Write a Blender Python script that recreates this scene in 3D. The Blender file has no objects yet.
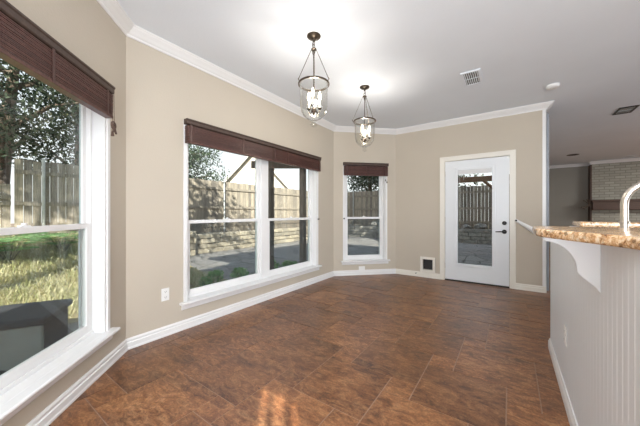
import bpy, bmesh, math, random
import numpy as np
from mathutils import Matrix, Vector

random.seed(7)
rng = np.random.default_rng(7)
scene = bpy.context.scene
COL = scene.collection
R = math.radians

# ------------------------------------------------------------------ camera
CAM_H = 1.157
YAW = 35.0
cam_data = bpy.data.cameras.new('camera')
cam_data.sensor_width = 36.0
cam_data.lens = 272.0 / 640.0 * 36.0
cam_data.clip_start = 0.02
cam = bpy.data.objects.new('camera', cam_data)
COL.objects.link(cam)
cam.location = (0, 0, CAM_H)
cam.rotation_euler = (R(90), 0, R(YAW))
scene.camera = cam

# ------------------------------------------------------------------ world, sun, big lights, exposure
world = bpy.data.worlds.new('sky')
scene.world = world
world.use_nodes = True
wn = world.node_tree
wn.nodes.clear()
w_out = wn.nodes.new('ShaderNodeOutputWorld')
w_bg = wn.nodes.new('ShaderNodeBackground')
w_tc = wn.nodes.new('ShaderNodeTexCoord')
w_sep = wn.nodes.new('ShaderNodeSeparateXYZ')
w_ramp = wn.nodes.new('ShaderNodeValToRGB')
w_ramp.color_ramp.elements[0].position = 0.0
w_ramp.color_ramp.elements[0].color = (1.0, 1.0, 1.0, 1)
w_ramp.color_ramp.elements[1].position = 0.8
w_ramp.color_ramp.elements[1].color = (0.62, 0.77, 1.0, 1)
wn.links.new(w_tc.outputs['Generated'], w_sep.inputs[0])
wn.links.new(w_sep.outputs['Z'], w_ramp.inputs[0])
wn.links.new(w_ramp.outputs[0], w_bg.inputs['Color'])
w_bg.inputs['Strength'].default_value = 1.15
wn.links.new(w_bg.outputs[0], w_out.inputs[0])

SUN_H = Vector((-0.66, 0.75)).normalized()
SUN_EL = 30.0
sun_data = bpy.data.lights.new('sun', 'SUN')
sun_data.energy = 13.0
sun_data.angle = R(0.6)
sun_data.color = (1.0, 0.93, 0.82)
sun = bpy.data.objects.new('sun', sun_data)
COL.objects.link(sun)
sd = Vector((SUN_H.x * math.cos(R(SUN_EL)), SUN_H.y * math.cos(R(SUN_EL)), -math.sin(R(SUN_EL))))
sun.rotation_euler = sd.to_track_quat('-Z', 'Y').to_euler()
sun.location = (6, -8, 9)


def area_light(name, loc, rot, sx, sy, power, color):
    d = bpy.data.lights.new(name, 'AREA')
    d.shape = 'RECTANGLE'
    d.size = sx
    d.size_y = sy
    d.energy = power
    d.color = color
    o = bpy.data.objects.new(name, d)
    COL.objects.link(o)
    o.location = loc
    o.rotation_euler = rot
    return o


# unseen fill lamps added behind the camera: a ceiling panel and a window stand-in
area_light('kitchen_fill', (0.4, -0.75, 2.66), (0, 0, 0), 1.3, 0.6, 60, (1.0, 0.97, 0.93))
area_light('back_fill', (0.85, -1.66, 1.45), (R(112), 0, R(12)), 2.4, 1.9, 275, (0.88, 0.94, 1.0))
area_light('living_side_fill', (6.9, 4.4, 1.35), (R(90), 0, R(90)), 2.8, 1.6, 110, (0.90, 0.95, 1.0))  # unseen panel added to brighten the living room ceiling
area_light('living_light', (4.6, 9.0, 2.66), (0, 0, 0), 0.9, 0.9, 110, (1.0, 0.97, 0.92))
PENDANT_POWER = 11

vs = scene.view_settings
vs.view_transform = 'Standard'
vs.look = 'None'
vs.exposure = 0.2
vs.gamma = 1.0
vs.use_curve_mapping = False


# ------------------------------------------------------------------ materials
class NT:
    def __init__(self, name):
        self.m = bpy.data.materials.new(name)
        self.m.use_nodes = True
        self.t = self.m.node_tree
        self.t.nodes.clear()
        self.out = self.t.nodes.new('ShaderNodeOutputMaterial')

    def n(self, kind, **kw):
        nd = self.t.nodes.new(kind)
        for k, v in kw.items():
            if k.startswith('i_'):
                key = k[2:].replace('_', ' ')
                nd.inputs[key].default_value = v
            else:
                setattr(nd, k, v)
        return nd

    def l(self, a, b):
        self.t.links.new(a, b)

    def ramp(self, fac, stops):
        r = self.n('ShaderNodeValToRGB')
        e = r.color_ramp.elements
        while len(e) < len(stops):
            e.new(0.5)
        for i, (p, c) in enumerate(stops):
            e[i].position = p
            e[i].color = (c[0], c[1], c[2], 1)
        self.l(fac, r.inputs[0])
        return r.outputs[0]

    def mix(self, fac, a, b, mode='MIX'):
        m = self.n('ShaderNodeMix', data_type='RGBA', blend_type=mode)
        for sock, v in ((m.inputs[0], fac), (m.inputs[6], a), (m.inputs[7], b)):
            if hasattr(v, 'is_linked'):
                self.l(v, sock)
            elif isinstance(v, (tuple, list)):
                sock.default_value = (v[0], v[1], v[2], 1)
            else:
                sock.default_value = v
        return m.outputs[2]

    def coords(self, scale=(1, 1, 1), rot=(0, 0, 0), kind='Object'):
        tc = self.n('ShaderNodeTexCoord')
        mp = self.n('ShaderNodeMapping')
        mp.inputs['Scale'].default_value = scale
        mp.inputs['Rotation'].default_value = rot
        self.l(tc.outputs[kind], mp.inputs[0])
        return mp.outputs[0]

    def noise(self, vec, scale, detail=4, rough=0.55, dist=0.0):
        nz = self.n('ShaderNodeTexNoise')
        nz.inputs['Scale'].default_value = scale
        nz.inputs['Detail'].default_value = detail
        nz.inputs['Roughness'].default_value = rough
        nz.inputs['Distortion'].default_value = dist
        self.l(vec, nz.inputs['Vector'])
        return nz.outputs[0]

    def tint(self):
        a = self.n('ShaderNodeAttribute', attribute_name='tint')
        return a.outputs['Fac']

    def finish(self, color, rough=0.5, metal=0.0, bump=None, bump_s=0.2, bump_d=0.01, spec=0.5):
        p = self.n('ShaderNodeBsdfPrincipled')
        for sock, v in ((p.inputs['Base Color'], color), (p.inputs['Roughness'], rough)):
            if hasattr(v, 'is_linked'):
                self.l(v, sock)
            elif isinstance(v, (tuple, list)):
                sock.default_value = (v[0], v[1], v[2], 1)
            else:
                sock.default_value = v
        p.inputs['Metallic'].default_value = metal
        p.inputs['Specular IOR Level'].default_value = spec
        if bump is not None:
            b = self.n('ShaderNodeBump')
            b.inputs['Strength'].default_value = bump_s
            b.inputs['Distance'].default_value = bump_d
            self.l(bump, b.inputs['Height'])
            self.l(b.outputs[0], p.inputs['Normal'])
        self.l(p.outputs[0], self.out.inputs[0])
        return self.m


def plain(name, col, rough=0.5, metal=0.0, var=0.06, nscale=8.0, bump=0.0, bscale=120.0, spec=0.5):
    t = NT(name)
    v = t.coords()
    nz = t.noise(v, nscale, 3)
    lo = tuple(c * (1 - var) for c in col)
    hi = tuple(min(1, c * (1 + var)) for c in col)
    c = t.ramp(nz, [(0.3, lo), (0.7, hi)])
    bz = t.noise(v, bscale, 2) if bump else None
    return t.finish(c, rough, metal, bz, bump, 0.004, spec)


M = {}
M['wall'] = plain('wall_paint', (0.545, 0.487, 0.405), 0.75, var=0.02, nscale=1.5, bump=0.25, bscale=90, spec=0.25)
M['ceiling'] = plain('ceiling_paint', (0.785, 0.83, 0.885), 0.85, var=0.02, nscale=1.2, bump=0.45, bscale=60, spec=0.2)
M['trim'] = plain('trim_white', (0.80, 0.80, 0.80), 0.35, var=0.01, nscale=3)
M['casing'] = plain('casing_cream', (0.80, 0.77, 0.70), 0.4, var=0.01, nscale=3)
M['vinyl'] = plain('vinyl_white', (0.83, 0.83, 0.83), 0.35, var=0.01, nscale=3)
M['door'] = plain('door_white', (0.76, 0.79, 0.82), 0.35, var=0.01, nscale=3)
M['bead'] = plain('bar_white', (0.74, 0.765, 0.80), 0.42, var=0.015, nscale=3)
M['plate'] = plain('plate_white', (0.84, 0.84, 0.83), 0.35, var=0.01)
M['slot'] = plain('slot_dark', (0.05, 0.05, 0.05), 0.6)
M['black'] = plain('black_metal', (0.018, 0.017, 0.016), 0.35, 0.4, var=0.2)
M['bronze'] = plain('aged_bronze', (0.075, 0.058, 0.043), 0.38, 0.7, var=0.3, nscale=40)
M['steel'] = plain('brushed_nickel', (0.66, 0.60, 0.53), 0.34, 1.0, var=0.05, nscale=20)
M['galv'] = plain('galvanised', (0.55, 0.57, 0.58), 0.5, 0.5, var=0.1)
M['seal'] = plain('dark_seal', (0.03, 0.03, 0.03), 0.7)
M['candle'] = plain('candle_sleeve', (0.78, 0.74, 0.64), 0.5, var=0.03)
M['cord'] = plain('blind_cord', (0.10, 0.06, 0.045), 0.8)
M['jambedge'] = plain('jamb_liner', (0.45, 0.52, 0.55), 0.5, var=0.04)
M['box'] = plain('utility_box', (0.52, 0.57, 0.54), 0.6, var=0.1)
M['boxdark'] = plain('utility_box_lid', (0.075, 0.078, 0.09), 0.55, var=0.15)
M['hose'] = plain('hose_rubber', (0.02, 0.022, 0.025), 0.5)
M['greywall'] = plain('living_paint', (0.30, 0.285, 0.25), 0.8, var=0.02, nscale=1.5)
M['bulbmetal'] = M['bronze']


def wood(name, dark, light, rough=0.5, along='z', scale=6.0):
    t = NT(name)
    sc = {'x': (0.6, 9, 9), 'y': (9, 0.6, 9), 'z': (9, 9, 0.6)}[along]
    v = t.coords(sc)
    nz = t.noise(v, scale, 5, 0.6, 0.4)
    c = t.ramp(nz, [(0.25, dark), (0.75, light)])
    tt = t.tint()
    mul = t.ramp(tt, [(0.0, (0.62, 0.62, 0.64)), (1.0, (1.3, 1.27, 1.2))])
    c = t.mix(1.0, c, mul, 'MULTIPLY')
    return t.finish(c, rough, 0, nz, 0.2, 0.004)


M['blindwood'] = wood('blind_wood', (0.055, 0.022, 0.018), (0.13, 0.053, 0.043), 0.4, 'x')
M['valance'] = wood('valance_wood', (0.045, 0.027, 0.021), (0.085, 0.052, 0.041), 0.5, 'x')
M['mantel'] = wood('mantel_wood', (0.055, 0.03, 0.02), (0.12, 0.066, 0.045), 0.5, 'x')
M['fence'] = wood('weathered_cedar', (0.14, 0.125, 0.105), (0.43, 0.385, 0.33), 0.85, 'z', 5)
M['arbor'] = wood('stained_timber', (0.10, 0.085, 0.08), (0.22, 0.18, 0.165), 0.8, 'z')
M['pergola'] = wood('pergola_timber', (0.12, 0.06, 0.035), (0.25, 0.13, 0.07), 0.7, 'x')
M['bark'] = wood('bark', (0.06, 0.045, 0.035), (0.20, 0.16, 0.13), 0.95, 'z', 4)


def leafy(name, a, b):
    t = NT(name)
    c = t.ramp(t.tint(), [(0.0, a), (1.0, b)])
    d = t.n('ShaderNodeBsdfDiffuse')
    tr = t.n('ShaderNodeBsdfTranslucent')
    t.l(c, d.inputs[0])
    t.l(c, tr.inputs[0])
    mx = t.n('ShaderNodeMixShader')
    mx.inputs[0].default_value = 0.35
    t.l(d.outputs[0], mx.inputs[1])
    t.l(tr.outputs[0], mx.inputs[2])
    t.l(mx.outputs[0], t.out.inputs[0])
    return t.m


M['leaf_dark'] = leafy('leaf_dark', (0.022, 0.035, 0.024), (0.13, 0.165, 0.115))
M['leaf_olive'] = leafy('leaf_olive', (0.035, 0.045, 0.028), (0.19, 0.205, 0.13))
M['leaf_bright'] = leafy('leaf_bright', (0.16, 0.38, 0.11), (0.42, 0.66, 0.30))
M['grass'] = leafy('dry_grass', (0.42, 0.45, 0.20), (0.88, 0.82, 0.58))


def glass_mat(name, tintc, refl):
    t = NT(name)
    tr = t.n('ShaderNodeBsdfTransparent')
    tr.inputs[0].default_value = (*tintc, 1)
    gl = t.n('ShaderNodeBsdfGlossy')
    gl.inputs['Roughness'].default_value = 0.02
    lw = t.n('ShaderNodeLayerWeight')
    lw.inputs['Blend'].default_value = 0.5
    pw = t.n('ShaderNodeMath', operation='POWER')
    pw.inputs[1].default_value = 4.0
    t.l(lw.outputs['Facing'], pw.inputs[0])
    mu = t.n('ShaderNodeMath', operation='MULTIPLY_ADD')
    mu.inputs[1].default_value = refl
    mu.inputs[2].default_value = 0.025
    t.l(pw.outputs[0], mu.inputs[0])
    mx = t.n('ShaderNodeMixShader')
    t.l(mu.outputs[0], mx.inputs[0])
    t.l(tr.outputs[0], mx.inputs[1])
    t.l(gl.outputs[0], mx.inputs[2])
    t.l(mx.outputs[0], t.out.inputs[0])
    return t.m


M['pane'] = glass_mat('window_glass', (0.96, 0.985, 0.97), 0.55)
M['jar'] = glass_mat('clear_jar_glass', (0.975, 0.975, 0.965), 1.1)


def screen_mat():
    t = NT('insect_screen')
    tr = t.n('ShaderNodeBsdfTransparent')
    tr.inputs[0].default_value = (1, 1, 1, 1)
    d = t.n('ShaderNodeBsdfDiffuse')
    d.inputs[0].default_value = (0.10, 0.11, 0.12, 1)
    v = t.coords()
    nz = t.noise(v, 500, 1)
    mp = t.n('ShaderNodeMapRange')
    mp.inputs['To Min'].default_value = 0.22
    mp.inputs['To Max'].default_value = 0.34
    t.l(nz, mp.inputs[0])
    mx = t.n('ShaderNodeMixShader')
    t.l(mp.outputs[0], mx.inputs[0])
    t.l(tr.outputs[0], mx.inputs[1])
    t.l(d.outputs[0], mx.inputs[2])
    t.l(mx.outputs[0], t.out.inputs[0])
    return t.m


M['screen'] = screen_mat()


def emis(name, col, s):
    t = NT(name)
    e = t.n('ShaderNodeEmission')
    e.inputs[0].default_value = (*col, 1)
    e.inputs[1].default_value = s
    t.l(e.outputs[0], t.out.inputs[0])
    return t.m


M['bulb'] = emis('lit_bulb', (1.0, 0.87, 0.68), 14.0)


def floor_mat():
    t = NT('stone_tile')
    v = t.coords()
    # each tile shifts the stone pattern by its own tint
    comb = t.n('ShaderNodeCombineXYZ')
    mul = t.n('ShaderNodeMath', operation='MULTIPLY')
    mul.inputs[1].default_value = 37.0
    t.l(t.tint(), mul.inputs[0])
    t.l(mul.outputs[0], comb.inputs[2])
    add = t.n('ShaderNodeVectorMath', operation='ADD')
    t.l(v, add.inputs[0])
    t.l(comb.outputs[0], add.inputs[1])
    mp = t.n('ShaderNodeMapping')
    mp.inputs['Rotation'].default_value = (0, 0, R(-52))
    mp.inputs['Scale'].default_value = (1.0, 2.3, 1)
    t.l(add.outputs[0], mp.inputs[0])
    big = t.noise(mp.outputs[0], 2.3, 6, 0.66, 1.0)
    vein = t.noise(mp.outputs[0], 7.5, 8, 0.74, 1.8)
    fine = t.noise(add.outputs[0], 90, 4, 0.7)
    c = t.ramp(big, [(0.30, (0.060, 0.027, 0.015)), (0.43, (0.180, 0.073, 0.031)),
                     (0.55, (0.35, 0.140, 0.052)), (0.68, (0.50, 0.25, 0.11))])
    c2 = t.ramp(vein, [(0.37, (0.045, 0.021, 0.012)), (0.48, (0.21, 0.086, 0.036)), (0.62, (0.48, 0.26, 0.125))])
    c = t.mix(0.58, c, c2)
    f = t.ramp(fine, [(0.3, (0.62, 0.62, 0.62)), (0.7, (1.35, 1.35, 1.35))])
    c = t.mix(1.0, c, f, 'MULTIPLY')
    tt = t.ramp(t.tint(), [(0.0, (0.60, 0.59, 0.59)), (1.0, (0.90, 0.88, 0.85))])
    c = t.mix(1.0, c, tt, 'MULTIPLY')
    rr = t.n('ShaderNodeMapRange')
    rr.inputs['To Min'].default_value = 0.22
    rr.inputs['To Max'].default_value = 0.42
    t.l(vein, rr.inputs[0])
    return t.finish(c, rr.outputs[0], 0, vein, 0.12, 0.006, 0.5)


M['tile'] = floor_mat()
M['grout'] = plain('grout', (0.30, 0.20, 0.145), 0.8, var=0.15, nscale=20)


def granite():
    t = NT('granite')
    v = t.coords()
    a = t.noise(v, 52, 6, 0.75, 0.5)
    vo = t.n('ShaderNodeTexVoronoi')
    vo.inputs['Scale'].default_value = 85
    t.l(v, vo.inputs['Vector'])
    c = t.ramp(a, [(0.30, (0.07, 0.035, 0.02)), (0.40, (0.40, 0.21, 0.09)), (0.49, (0.60, 0.38, 0.20)),
                   (0.58, (0.78, 0.64, 0.46)), (0.68, (0.72, 0.62, 0.50)), (0.80, (0.30, 0.24, 0.20))])
    sp = t.ramp(vo.outputs['Color'], [(0.12, (0.45, 0.4, 0.36)), (0.3, (1, 1, 1)), (0.85, (1.1, 1.05, 1.0))])
    c = t.mix(1.0, c, sp, 'MULTIPLY')
    return t.finish(c, 0.16, 0, None, spec=0.5)


M['granite'] = granite()


def stone_mat(name, a, b, scale=9):
    t = NT(name)
    v = t.coords()
    nz = t.noise(v, scale, 6, 0.65)
    c = t.ramp(nz, [(0.3, a), (0.7, b)])
    tt = t.ramp(t.tint(), [(0.0, (0.7, 0.7, 0.7)), (1.0, (1.2, 1.18, 1.12))])
    c = t.mix(1.0, c, tt, 'MULTIPLY')
    return t.finish(c, 0.9, 0, nz, 0.6, 0.03)


M['limestone'] = stone_mat('limestone', (0.34, 0.30, 0.24), (0.62, 0.57, 0.47))
M['rock'] = stone_mat('field_rock', (0.20, 0.20, 0.20), (0.50, 0.49, 0.46))
M['soil'] = stone_mat('mulch', (0.10, 0.07, 0.05), (0.30, 0.22, 0.15), 22)
M['bank'] = stone_mat('grass_bank', (0.34, 0.31, 0.15), (0.62, 0.52, 0.34), 12)


def flag_mat():
    t = NT('flagstone')
    v = t.coords()
    w = t.noise(v, 2.0, 2)
    vo = t.n('ShaderNodeTexVoronoi', feature='DISTANCE_TO_EDGE')
    vo.inputs['Scale'].default_value = 1.7
    t.l(v, vo.inputs['Vector'])
    vc = t.n('ShaderNodeTexVoronoi')
    vc.inputs['Scale'].default_value = 1.7
    t.l(v, vc.inputs['Vector'])
    nz = t.noise(v, 14, 5)
    c = t.ramp(nz, [(0.3, (0.24, 0.235, 0.235)), (0.7, (0.44, 0.42, 0.405))])
    tone = t.ramp(vc.outputs['Color'], [(0.0, (0.8, 0.8, 0.82)), (1.0, (1.15, 1.12, 1.08))])
    c = t.mix(1.0, c, tone, 'MULTIPLY')
    e = t.ramp(vo.outputs['Distance'], [(0.0, (0, 0, 0)), (0.035, (1, 1, 1))])
    c = t.mix(e, (0.09, 0.085, 0.08), c)
    return t.finish(c, 0.85, 0, e, 0.5, 0.02)


M['flag'] = flag_mat()


def brick_mat():
    t = NT('whitewashed_brick')
    tc = t.n('ShaderNodeTexCoord')
    mp = t.n('ShaderNodeMapping')
    mp.inputs['Rotation'].default_value = (R(90), 0, 0)
    t.l(tc.outputs['Object'], mp.inputs[0])
    b = t.n('ShaderNodeTexBrick')
    b.inputs['Scale'].default_value = 1.0
    b.inputs['Brick Width'].default_value = 0.22
    b.inputs['Row Height'].default_value = 0.078
    b.inputs['Mortar Size'].default_value = 0.010
    b.inputs['Color1'].default_value = (0.43, 0.42, 0.36, 1)
    b.inputs['Color2'].default_value = (0.33, 0.32, 0.27, 1)
    b.inputs['Mortar'].default_value = (0.26, 0.25, 0.215, 1)
    t.l(mp.outputs[0], b.inputs['Vector'])
    return t.finish(b.outputs['Color'], 0.85, 0, b.outputs['Fac'], 0.4, 0.01)


M['brick'] = brick_mat()
M['siding'] = plain('neighbour_siding', (0.68, 0.64, 0.56), 0.8, var=0.04)
M['shingle'] = stone_mat('pale_shingle', (0.50, 0.49, 0.48), (0.66, 0.65, 0.64), 6)
M['fascia'] = plain('fascia', (0.50, 0.49, 0.48), 0.7)
M['roofing'] = stone_mat('roof_shingle', (0.10, 0.09, 0.08), (0.2, 0.18, 0.16), 8)

# ------------------------------------------------------------------ mesh helpers
ROOTM = {}


class MB:
    def __init__(self, T=None):
        self.v = []
        self.f = []
        self.t = []
        self.mi = []
        self.T = T or Matrix.Identity(4)

    def add(self, verts, faces, tint=0.5, mi=0, T=None):
        T = self.T @ T if T is not None else self.T
        o = len(self.v)
        self.v += [tuple(T @ Vector(p)) for p in verts]
        for f in faces:
            self.f.append(tuple(i + o for i in f))
            self.t.append(tint)
            self.mi.append(mi)
        return self

    def box(self, x0, x1, y0, y1, z0, z1, tint=0.5, mi=0, T=None):
        v = [(x0, y0, z0), (x1, y0, z0), (x1, y1, z0), (x0, y1, z0), (x0, y0, z1), (x1, y0, z1), (x1, y1, z1), (x0, y1, z1)]
        f = [(0, 3, 2, 1), (4, 5, 6, 7), (0, 1, 5, 4), (1, 2, 6, 5), (2, 3, 7, 6), (3, 0, 4, 7)]
        return self.add(v, f, tint, mi, T)

    def prism(self, poly, z0, z1, tint=0.5, mi=0, T=None):
        n = len(poly)
        v = [(p[0], p[1], z0) for p in poly] + [(p[0], p[1], z1) for p in poly]
        f = [tuple(range(n))[::-1], tuple(range(n, 2 * n))]
        f += [(i, (i + 1) % n, n + (i + 1) % n, n + i) for i in range(n)]
        return self.add(v, f, tint, mi, T)

    def sweep_x(self, prof, x0, x1, tint=0.5, mi=0, T=None):
        """profile of (y, z) points extruded along x"""
        n = len(prof)
        v = [(x0, p[0], p[1]) for p in prof] + [(x1, p[0], p[1]) for p in prof]
        f = [tuple(range(n))[::-1], tuple(range(n, 2 * n))]
        f += [(i, (i + 1) % n, n + (i + 1) % n, n + i) for i in range(n)]
        return self.add(v, f, tint, mi, T)

    def tube(self, pts, r, seg=8, tint=0.5, mi=0, caps=True, T=None):
        pts = [Vector(p) for p in pts]
        rs = r if isinstance(r, (list, tuple)) else [r] * len(pts)
        v, f = [], []
        up = None
        for i, p in enumerate(pts):
            d = (pts[min(i + 1, len(pts) - 1)] - pts[max(i - 1, 0)]).normalized()
            if up is None:
                a = Vector((0, 0, 1)) if abs(d.z) < 0.9 else Vector((1, 0, 0))
                up = (a - d * a.dot(d)).normalized()
            else:
                up = (up - d * up.dot(d)).normalized()
            w = d.cross(up)
            for k in range(seg):
                a = 2 * math.pi * k / seg
                v.append(tuple(p + (up * math.cos(a) + w * math.sin(a)) * rs[i]))
        for i in range(len(pts) - 1):
            for k in range(seg):
                a, b = i * seg + k, i * seg + (k + 1) % seg
                f.append((a, b, b + seg, a + seg))
        if caps:
            f.append(tuple(range(seg))[::-1])
            f.append(tuple(range((len(pts) - 1) * seg, len(pts) * seg)))
        return self.add(v, f, tint, mi, T)

    def ring(self, c, R_, r, axis='z', seg=20, sseg=6, sx=1.0, T=None, tint=0.5):
        v, f = [], []
        for i in range(seg):
            a = 2 * math.pi * i / seg
            for k in range(sseg):
                b = 2 * math.pi * k / sseg
                u = (R_ + r * math.cos(b))
                p = Vector((u * math.cos(a) * sx, u * math.sin(a), r * math.sin(b)))
                if axis == 'x':
                    p = Vector((p.z, p.x, p.y))
                elif axis == 'y':
                    p = Vector((p.x, p.z, p.y))
                v.append(tuple(p + Vector(c)))
        for i in range(seg):
            for k in range(sseg):
                a, b = i * sseg + k, i * sseg + (k + 1) % sseg
                j = ((i + 1) % seg) * sseg
                f.append((a, b, j + (k + 1) % sseg, j + k))
        return self.add(v, f, tint, 0, T)

    def lathe(self, prof, c=(0, 0, 0), seg=24, axis='z', close=False, T=None, tint=0.5):
        v, f = [], []
        n = len(prof)
        for i in range(seg):
            a = 2 * math.pi * i / seg
            for (r, h) in prof:
                p = (r * math.cos(a), r * math.sin(a), h)
                if axis == 'x':
                    p = (h, p[0], p[1])
                elif axis == 'y':
                    p = (p[0], h, p[1])
                v.append((p[0] + c[0], p[1] + c[1], p[2] + c[2]))
        for i in range(seg):
            j = (i + 1) % seg
            for k in range(n - 1 if not close else n):
                k2 = (k + 1) % n
                f.append((i * n + k, j * n + k, j * n + k2, i * n + k2))
        if not close:
            f.append(tuple(i * n for i in range(seg))[::-1])
            f.append(tuple(i * n + n - 1 for i in range(seg)))
        return self.add(v, f, tint, 0, T)

    def build(self, name, mats, parent=None, bevel=0.0, smooth=False, recalc=True, origin=None, bseg=1):
        if not isinstance(mats, (list, tuple)):
            mats = [mats]
        if parent is not None:
            base = ROOTM[parent.name]
        else:
            a = np.array(self.v)
            lo, hi = a.min(0), a.max(0)
            base = Matrix.Translation(origin if origin else ((lo[0] + hi[0]) / 2, (lo[1] + hi[1]) / 2, lo[2]))
        inv = base.inverted()
        me = bpy.data.meshes.new(name)
        me.from_pydata([tuple(inv @ Vector(p)) for p in self.v], [], self.f)
        at = me.attributes.new('tint', 'FLOAT', 'FACE')
        at.data.foreach_set('value', [float(x) for x in self.t])
        for m in mats:
            me.materials.append(m)
        me.polygons.foreach_set('material_index', self.mi)
        if recalc or bevel:
            bm = bmesh.new()
            bm.from_mesh(me)
            if recalc:
                bmesh.ops.recalc_face_normals(bm, faces=bm.faces)
            if bevel:
                es = [e for e in bm.edges if len(e.link_faces) == 2 and e.calc_face_angle(0) > R(35)]
                bmesh.ops.bevel(bm, geom=es, offset=bevel, segments=bseg, affect='EDGES', profile=0.6, clamp_overlap=True)
            bm.to_mesh(me)
            bm.free()
        if smooth:
            me.polygons.foreach_set('use_smooth', [True] * len(me.polygons))
            try:
                me.set_sharp_from_angle(angle=R(40))
            except Exception:
                pass
        o = bpy.data.objects.new(name, me)
        COL.objects.link(o)
        if parent is not None:
            o.parent = parent
        else:
            o.matrix_world = base
        ROOTM[o.name] = base
        return o


def tag(o, label=None, cat=None, group=None, kind=None):
    if label:
        o['label'] = label
    if cat:
        o['category'] = cat
    if group:
        o['group'] = group
    if kind:
        o['kind'] = kind
    return o


def thing(name, label, cat, loc=(0, 0, 0), rotz=0.0, group=None, kind=None):
    o = bpy.data.objects.new(name, None)
    COL.objects.link(o)
    o.empty_display_size = 0.1
    o.location = loc
    o.rotation_euler = (0, 0, rotz)
    ROOTM[o.name] = Matrix.Translation(loc) @ Matrix.Rotation(rotz, 4, 'Z')
    return tag(o, label, cat, group, kind)


def struct(o, label, cat):
    return tag(o, label, cat, None, 'structure')


def copy_tree(o, parent=None):
    c = o.copy()
    COL.objects.link(c)
    if parent is not None:
        c.parent = parent
    for ch in [x for x in bpy.data.objects if x.parent == o]:
        copy_tree(ch, c)
    return c


def frame(P, d, n):
    """local x along the wall, local y into the room, z up"""
    return Matrix(((d[0], n[0], 0, P[0]), (d[1], n[1], 0, P[1]), (0, 0, 1, 0), (0, 0, 0, 1)))


# ------------------------------------------------------------------ plan of the room
H = 2.74
S2 = math.sqrt(0.5)
P0 = (-2.665, 0.943)
P1 = (-2.665, 4.240)
P2 = (-1.800, 5.105)
P3 = (0.423, 5.105)
YB = -1.74          # wall behind the camera
XR = 7.0            # far right wall
YL = 12.0           # living room far wall
LA = 1.66
PA = (P0[0] + S2 * LA, P0[1] - S2 * LA)
FA = frame(P0, (S2, -S2), (S2, S2))
FB = frame(P0, (0, 1), (1, 0))
FC = frame(P1, (S2, S2), (S2, -S2))
FD = frame(P2, (1, 0), (0, -1))
LB = P1[1] - P0[1]
LC = (P2[0] - P1[0]) / S2
LD = P3[0] - P2[0]
TH = 0.15
WZ0, WZ1 = 0.275, 2.05


def wall(name, F, L, openings, label, mat='wall', ext0=0.06, ext1=0.06):
    """openings: list of (s0, s1, z0, z1) sorted along s"""
    m = MB(F)
    s = -ext0
    for (a, b, z0, z1) in openings:
        m.box(s, a, -TH, 0, 0, H)
        if z0 > 0:
            m.box(a, b, -TH, 0, 0, z0)
        m.box(a, b, -TH, 0, z1, H)
        s = b
    m.box(s, L + ext1, -TH, 0, 0, H)
    return struct(m.build(name, M[mat]), label, 'wall')


WA = (0.280, 1.40)
WB = (0.527, 2.767)
WC = (LC / 2 - 0.40, LC / 2 + 0.40)
DX0, DX1 = -0.934 - P2[0], -0.008 - P2[0]
wall('wall_left', FB, LB, [(WB[0], WB[1], WZ0 - 0.025, WZ1)], 'long beige wall around the wide double window')
wall('wall_bay_near', FA, LA, [(WA[0], WA[1], WZ0 - 0.025, WZ1)], 'beige angled wall around the nearest window')
wall('wall_bay_far', FC, LC, [(WC[0], WC[1], WZ0 - 0.025, WZ1)], 'narrow beige angled wall around the single window')
PETX = (-1.215 - P2[0])
wall('wall_back', FD, LD, [(PETX - 0.085, PETX + 0.085, 0.14, 0.325), (DX0, DX1, 0, 2.048)],
     'beige wall around the glazed white door', ext1=0.0)

m = MB()
m.box(PA[0] - TH, PA[0], YB - TH, PA[1], 0, H)
struct(m.build('wall_corner', M['wall']), 'beige wall beside the nearest window, out of view', 'wall')
# wall behind the camera with a narrow sidelight that lets the low sun in
SLX0, SLX1, SLZ0, SLZ1 = 1.30, 1.72, 0.15, 2.42
m = MB()
m.box(PA[0] - TH, SLX0, YB - TH, YB, 0, H)
m.box(SLX0, SLX1, YB - TH, YB, 0, SLZ0)
m.box(SLX0, SLX1, YB - TH, YB, SLZ1, H)
m.box(SLX1, XR + TH, YB - TH, YB, 0, H)
struct(m.build('wall_front', M['wall']), 'beige wall behind the viewpoint', 'wall')
m = MB()
for k in range(2):
    xc = SLX0 + (k + 1) * (SLX1 - SLX0) / 3
    m.box(xc - 0.016, xc + 0.016, YB - 0.09, YB - 0.06, SLZ0, SLZ1)
m.box(SLX0, SLX1, YB - 0.09, YB - 0.06, 1.05, 1.09)
struct(m.build('window_4', M['vinyl']), 'narrow sidelight window with white bars behind the viewpoint', 'window')
m = MB()
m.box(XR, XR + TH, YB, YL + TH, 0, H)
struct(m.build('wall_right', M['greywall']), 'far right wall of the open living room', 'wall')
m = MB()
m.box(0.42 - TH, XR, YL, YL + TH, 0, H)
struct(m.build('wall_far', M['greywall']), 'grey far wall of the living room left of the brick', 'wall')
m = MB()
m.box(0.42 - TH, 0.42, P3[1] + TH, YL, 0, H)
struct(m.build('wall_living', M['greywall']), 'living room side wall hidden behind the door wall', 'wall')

# ------------------------------------------------------------------ floor: large and small square tiles in a pinwheel layout
FP = [P0, PA, (PA[0], YB), (XR, YB), (XR, YL), (0.42, YL), (0.42, P3[1]), P2, P1]
m = MB()
m.prism([(p[0], p[1]) for p in FP], -0.09, -0.0025, mi=1)


def inside(x, y):
    if x < P0[0] or y < YB or x > XR or y > YL:
        return False
    if x + y < P0[0] + P0[1]:
        return x > PA[0] and y < PA[1]
    if y - x > P1[1] - P1[0]:
        return False
    if x < 0.42 and y > P2[1]:
        return False
    return True


TA, TBs, G = 0.495, 0.17, 0.0035


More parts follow.
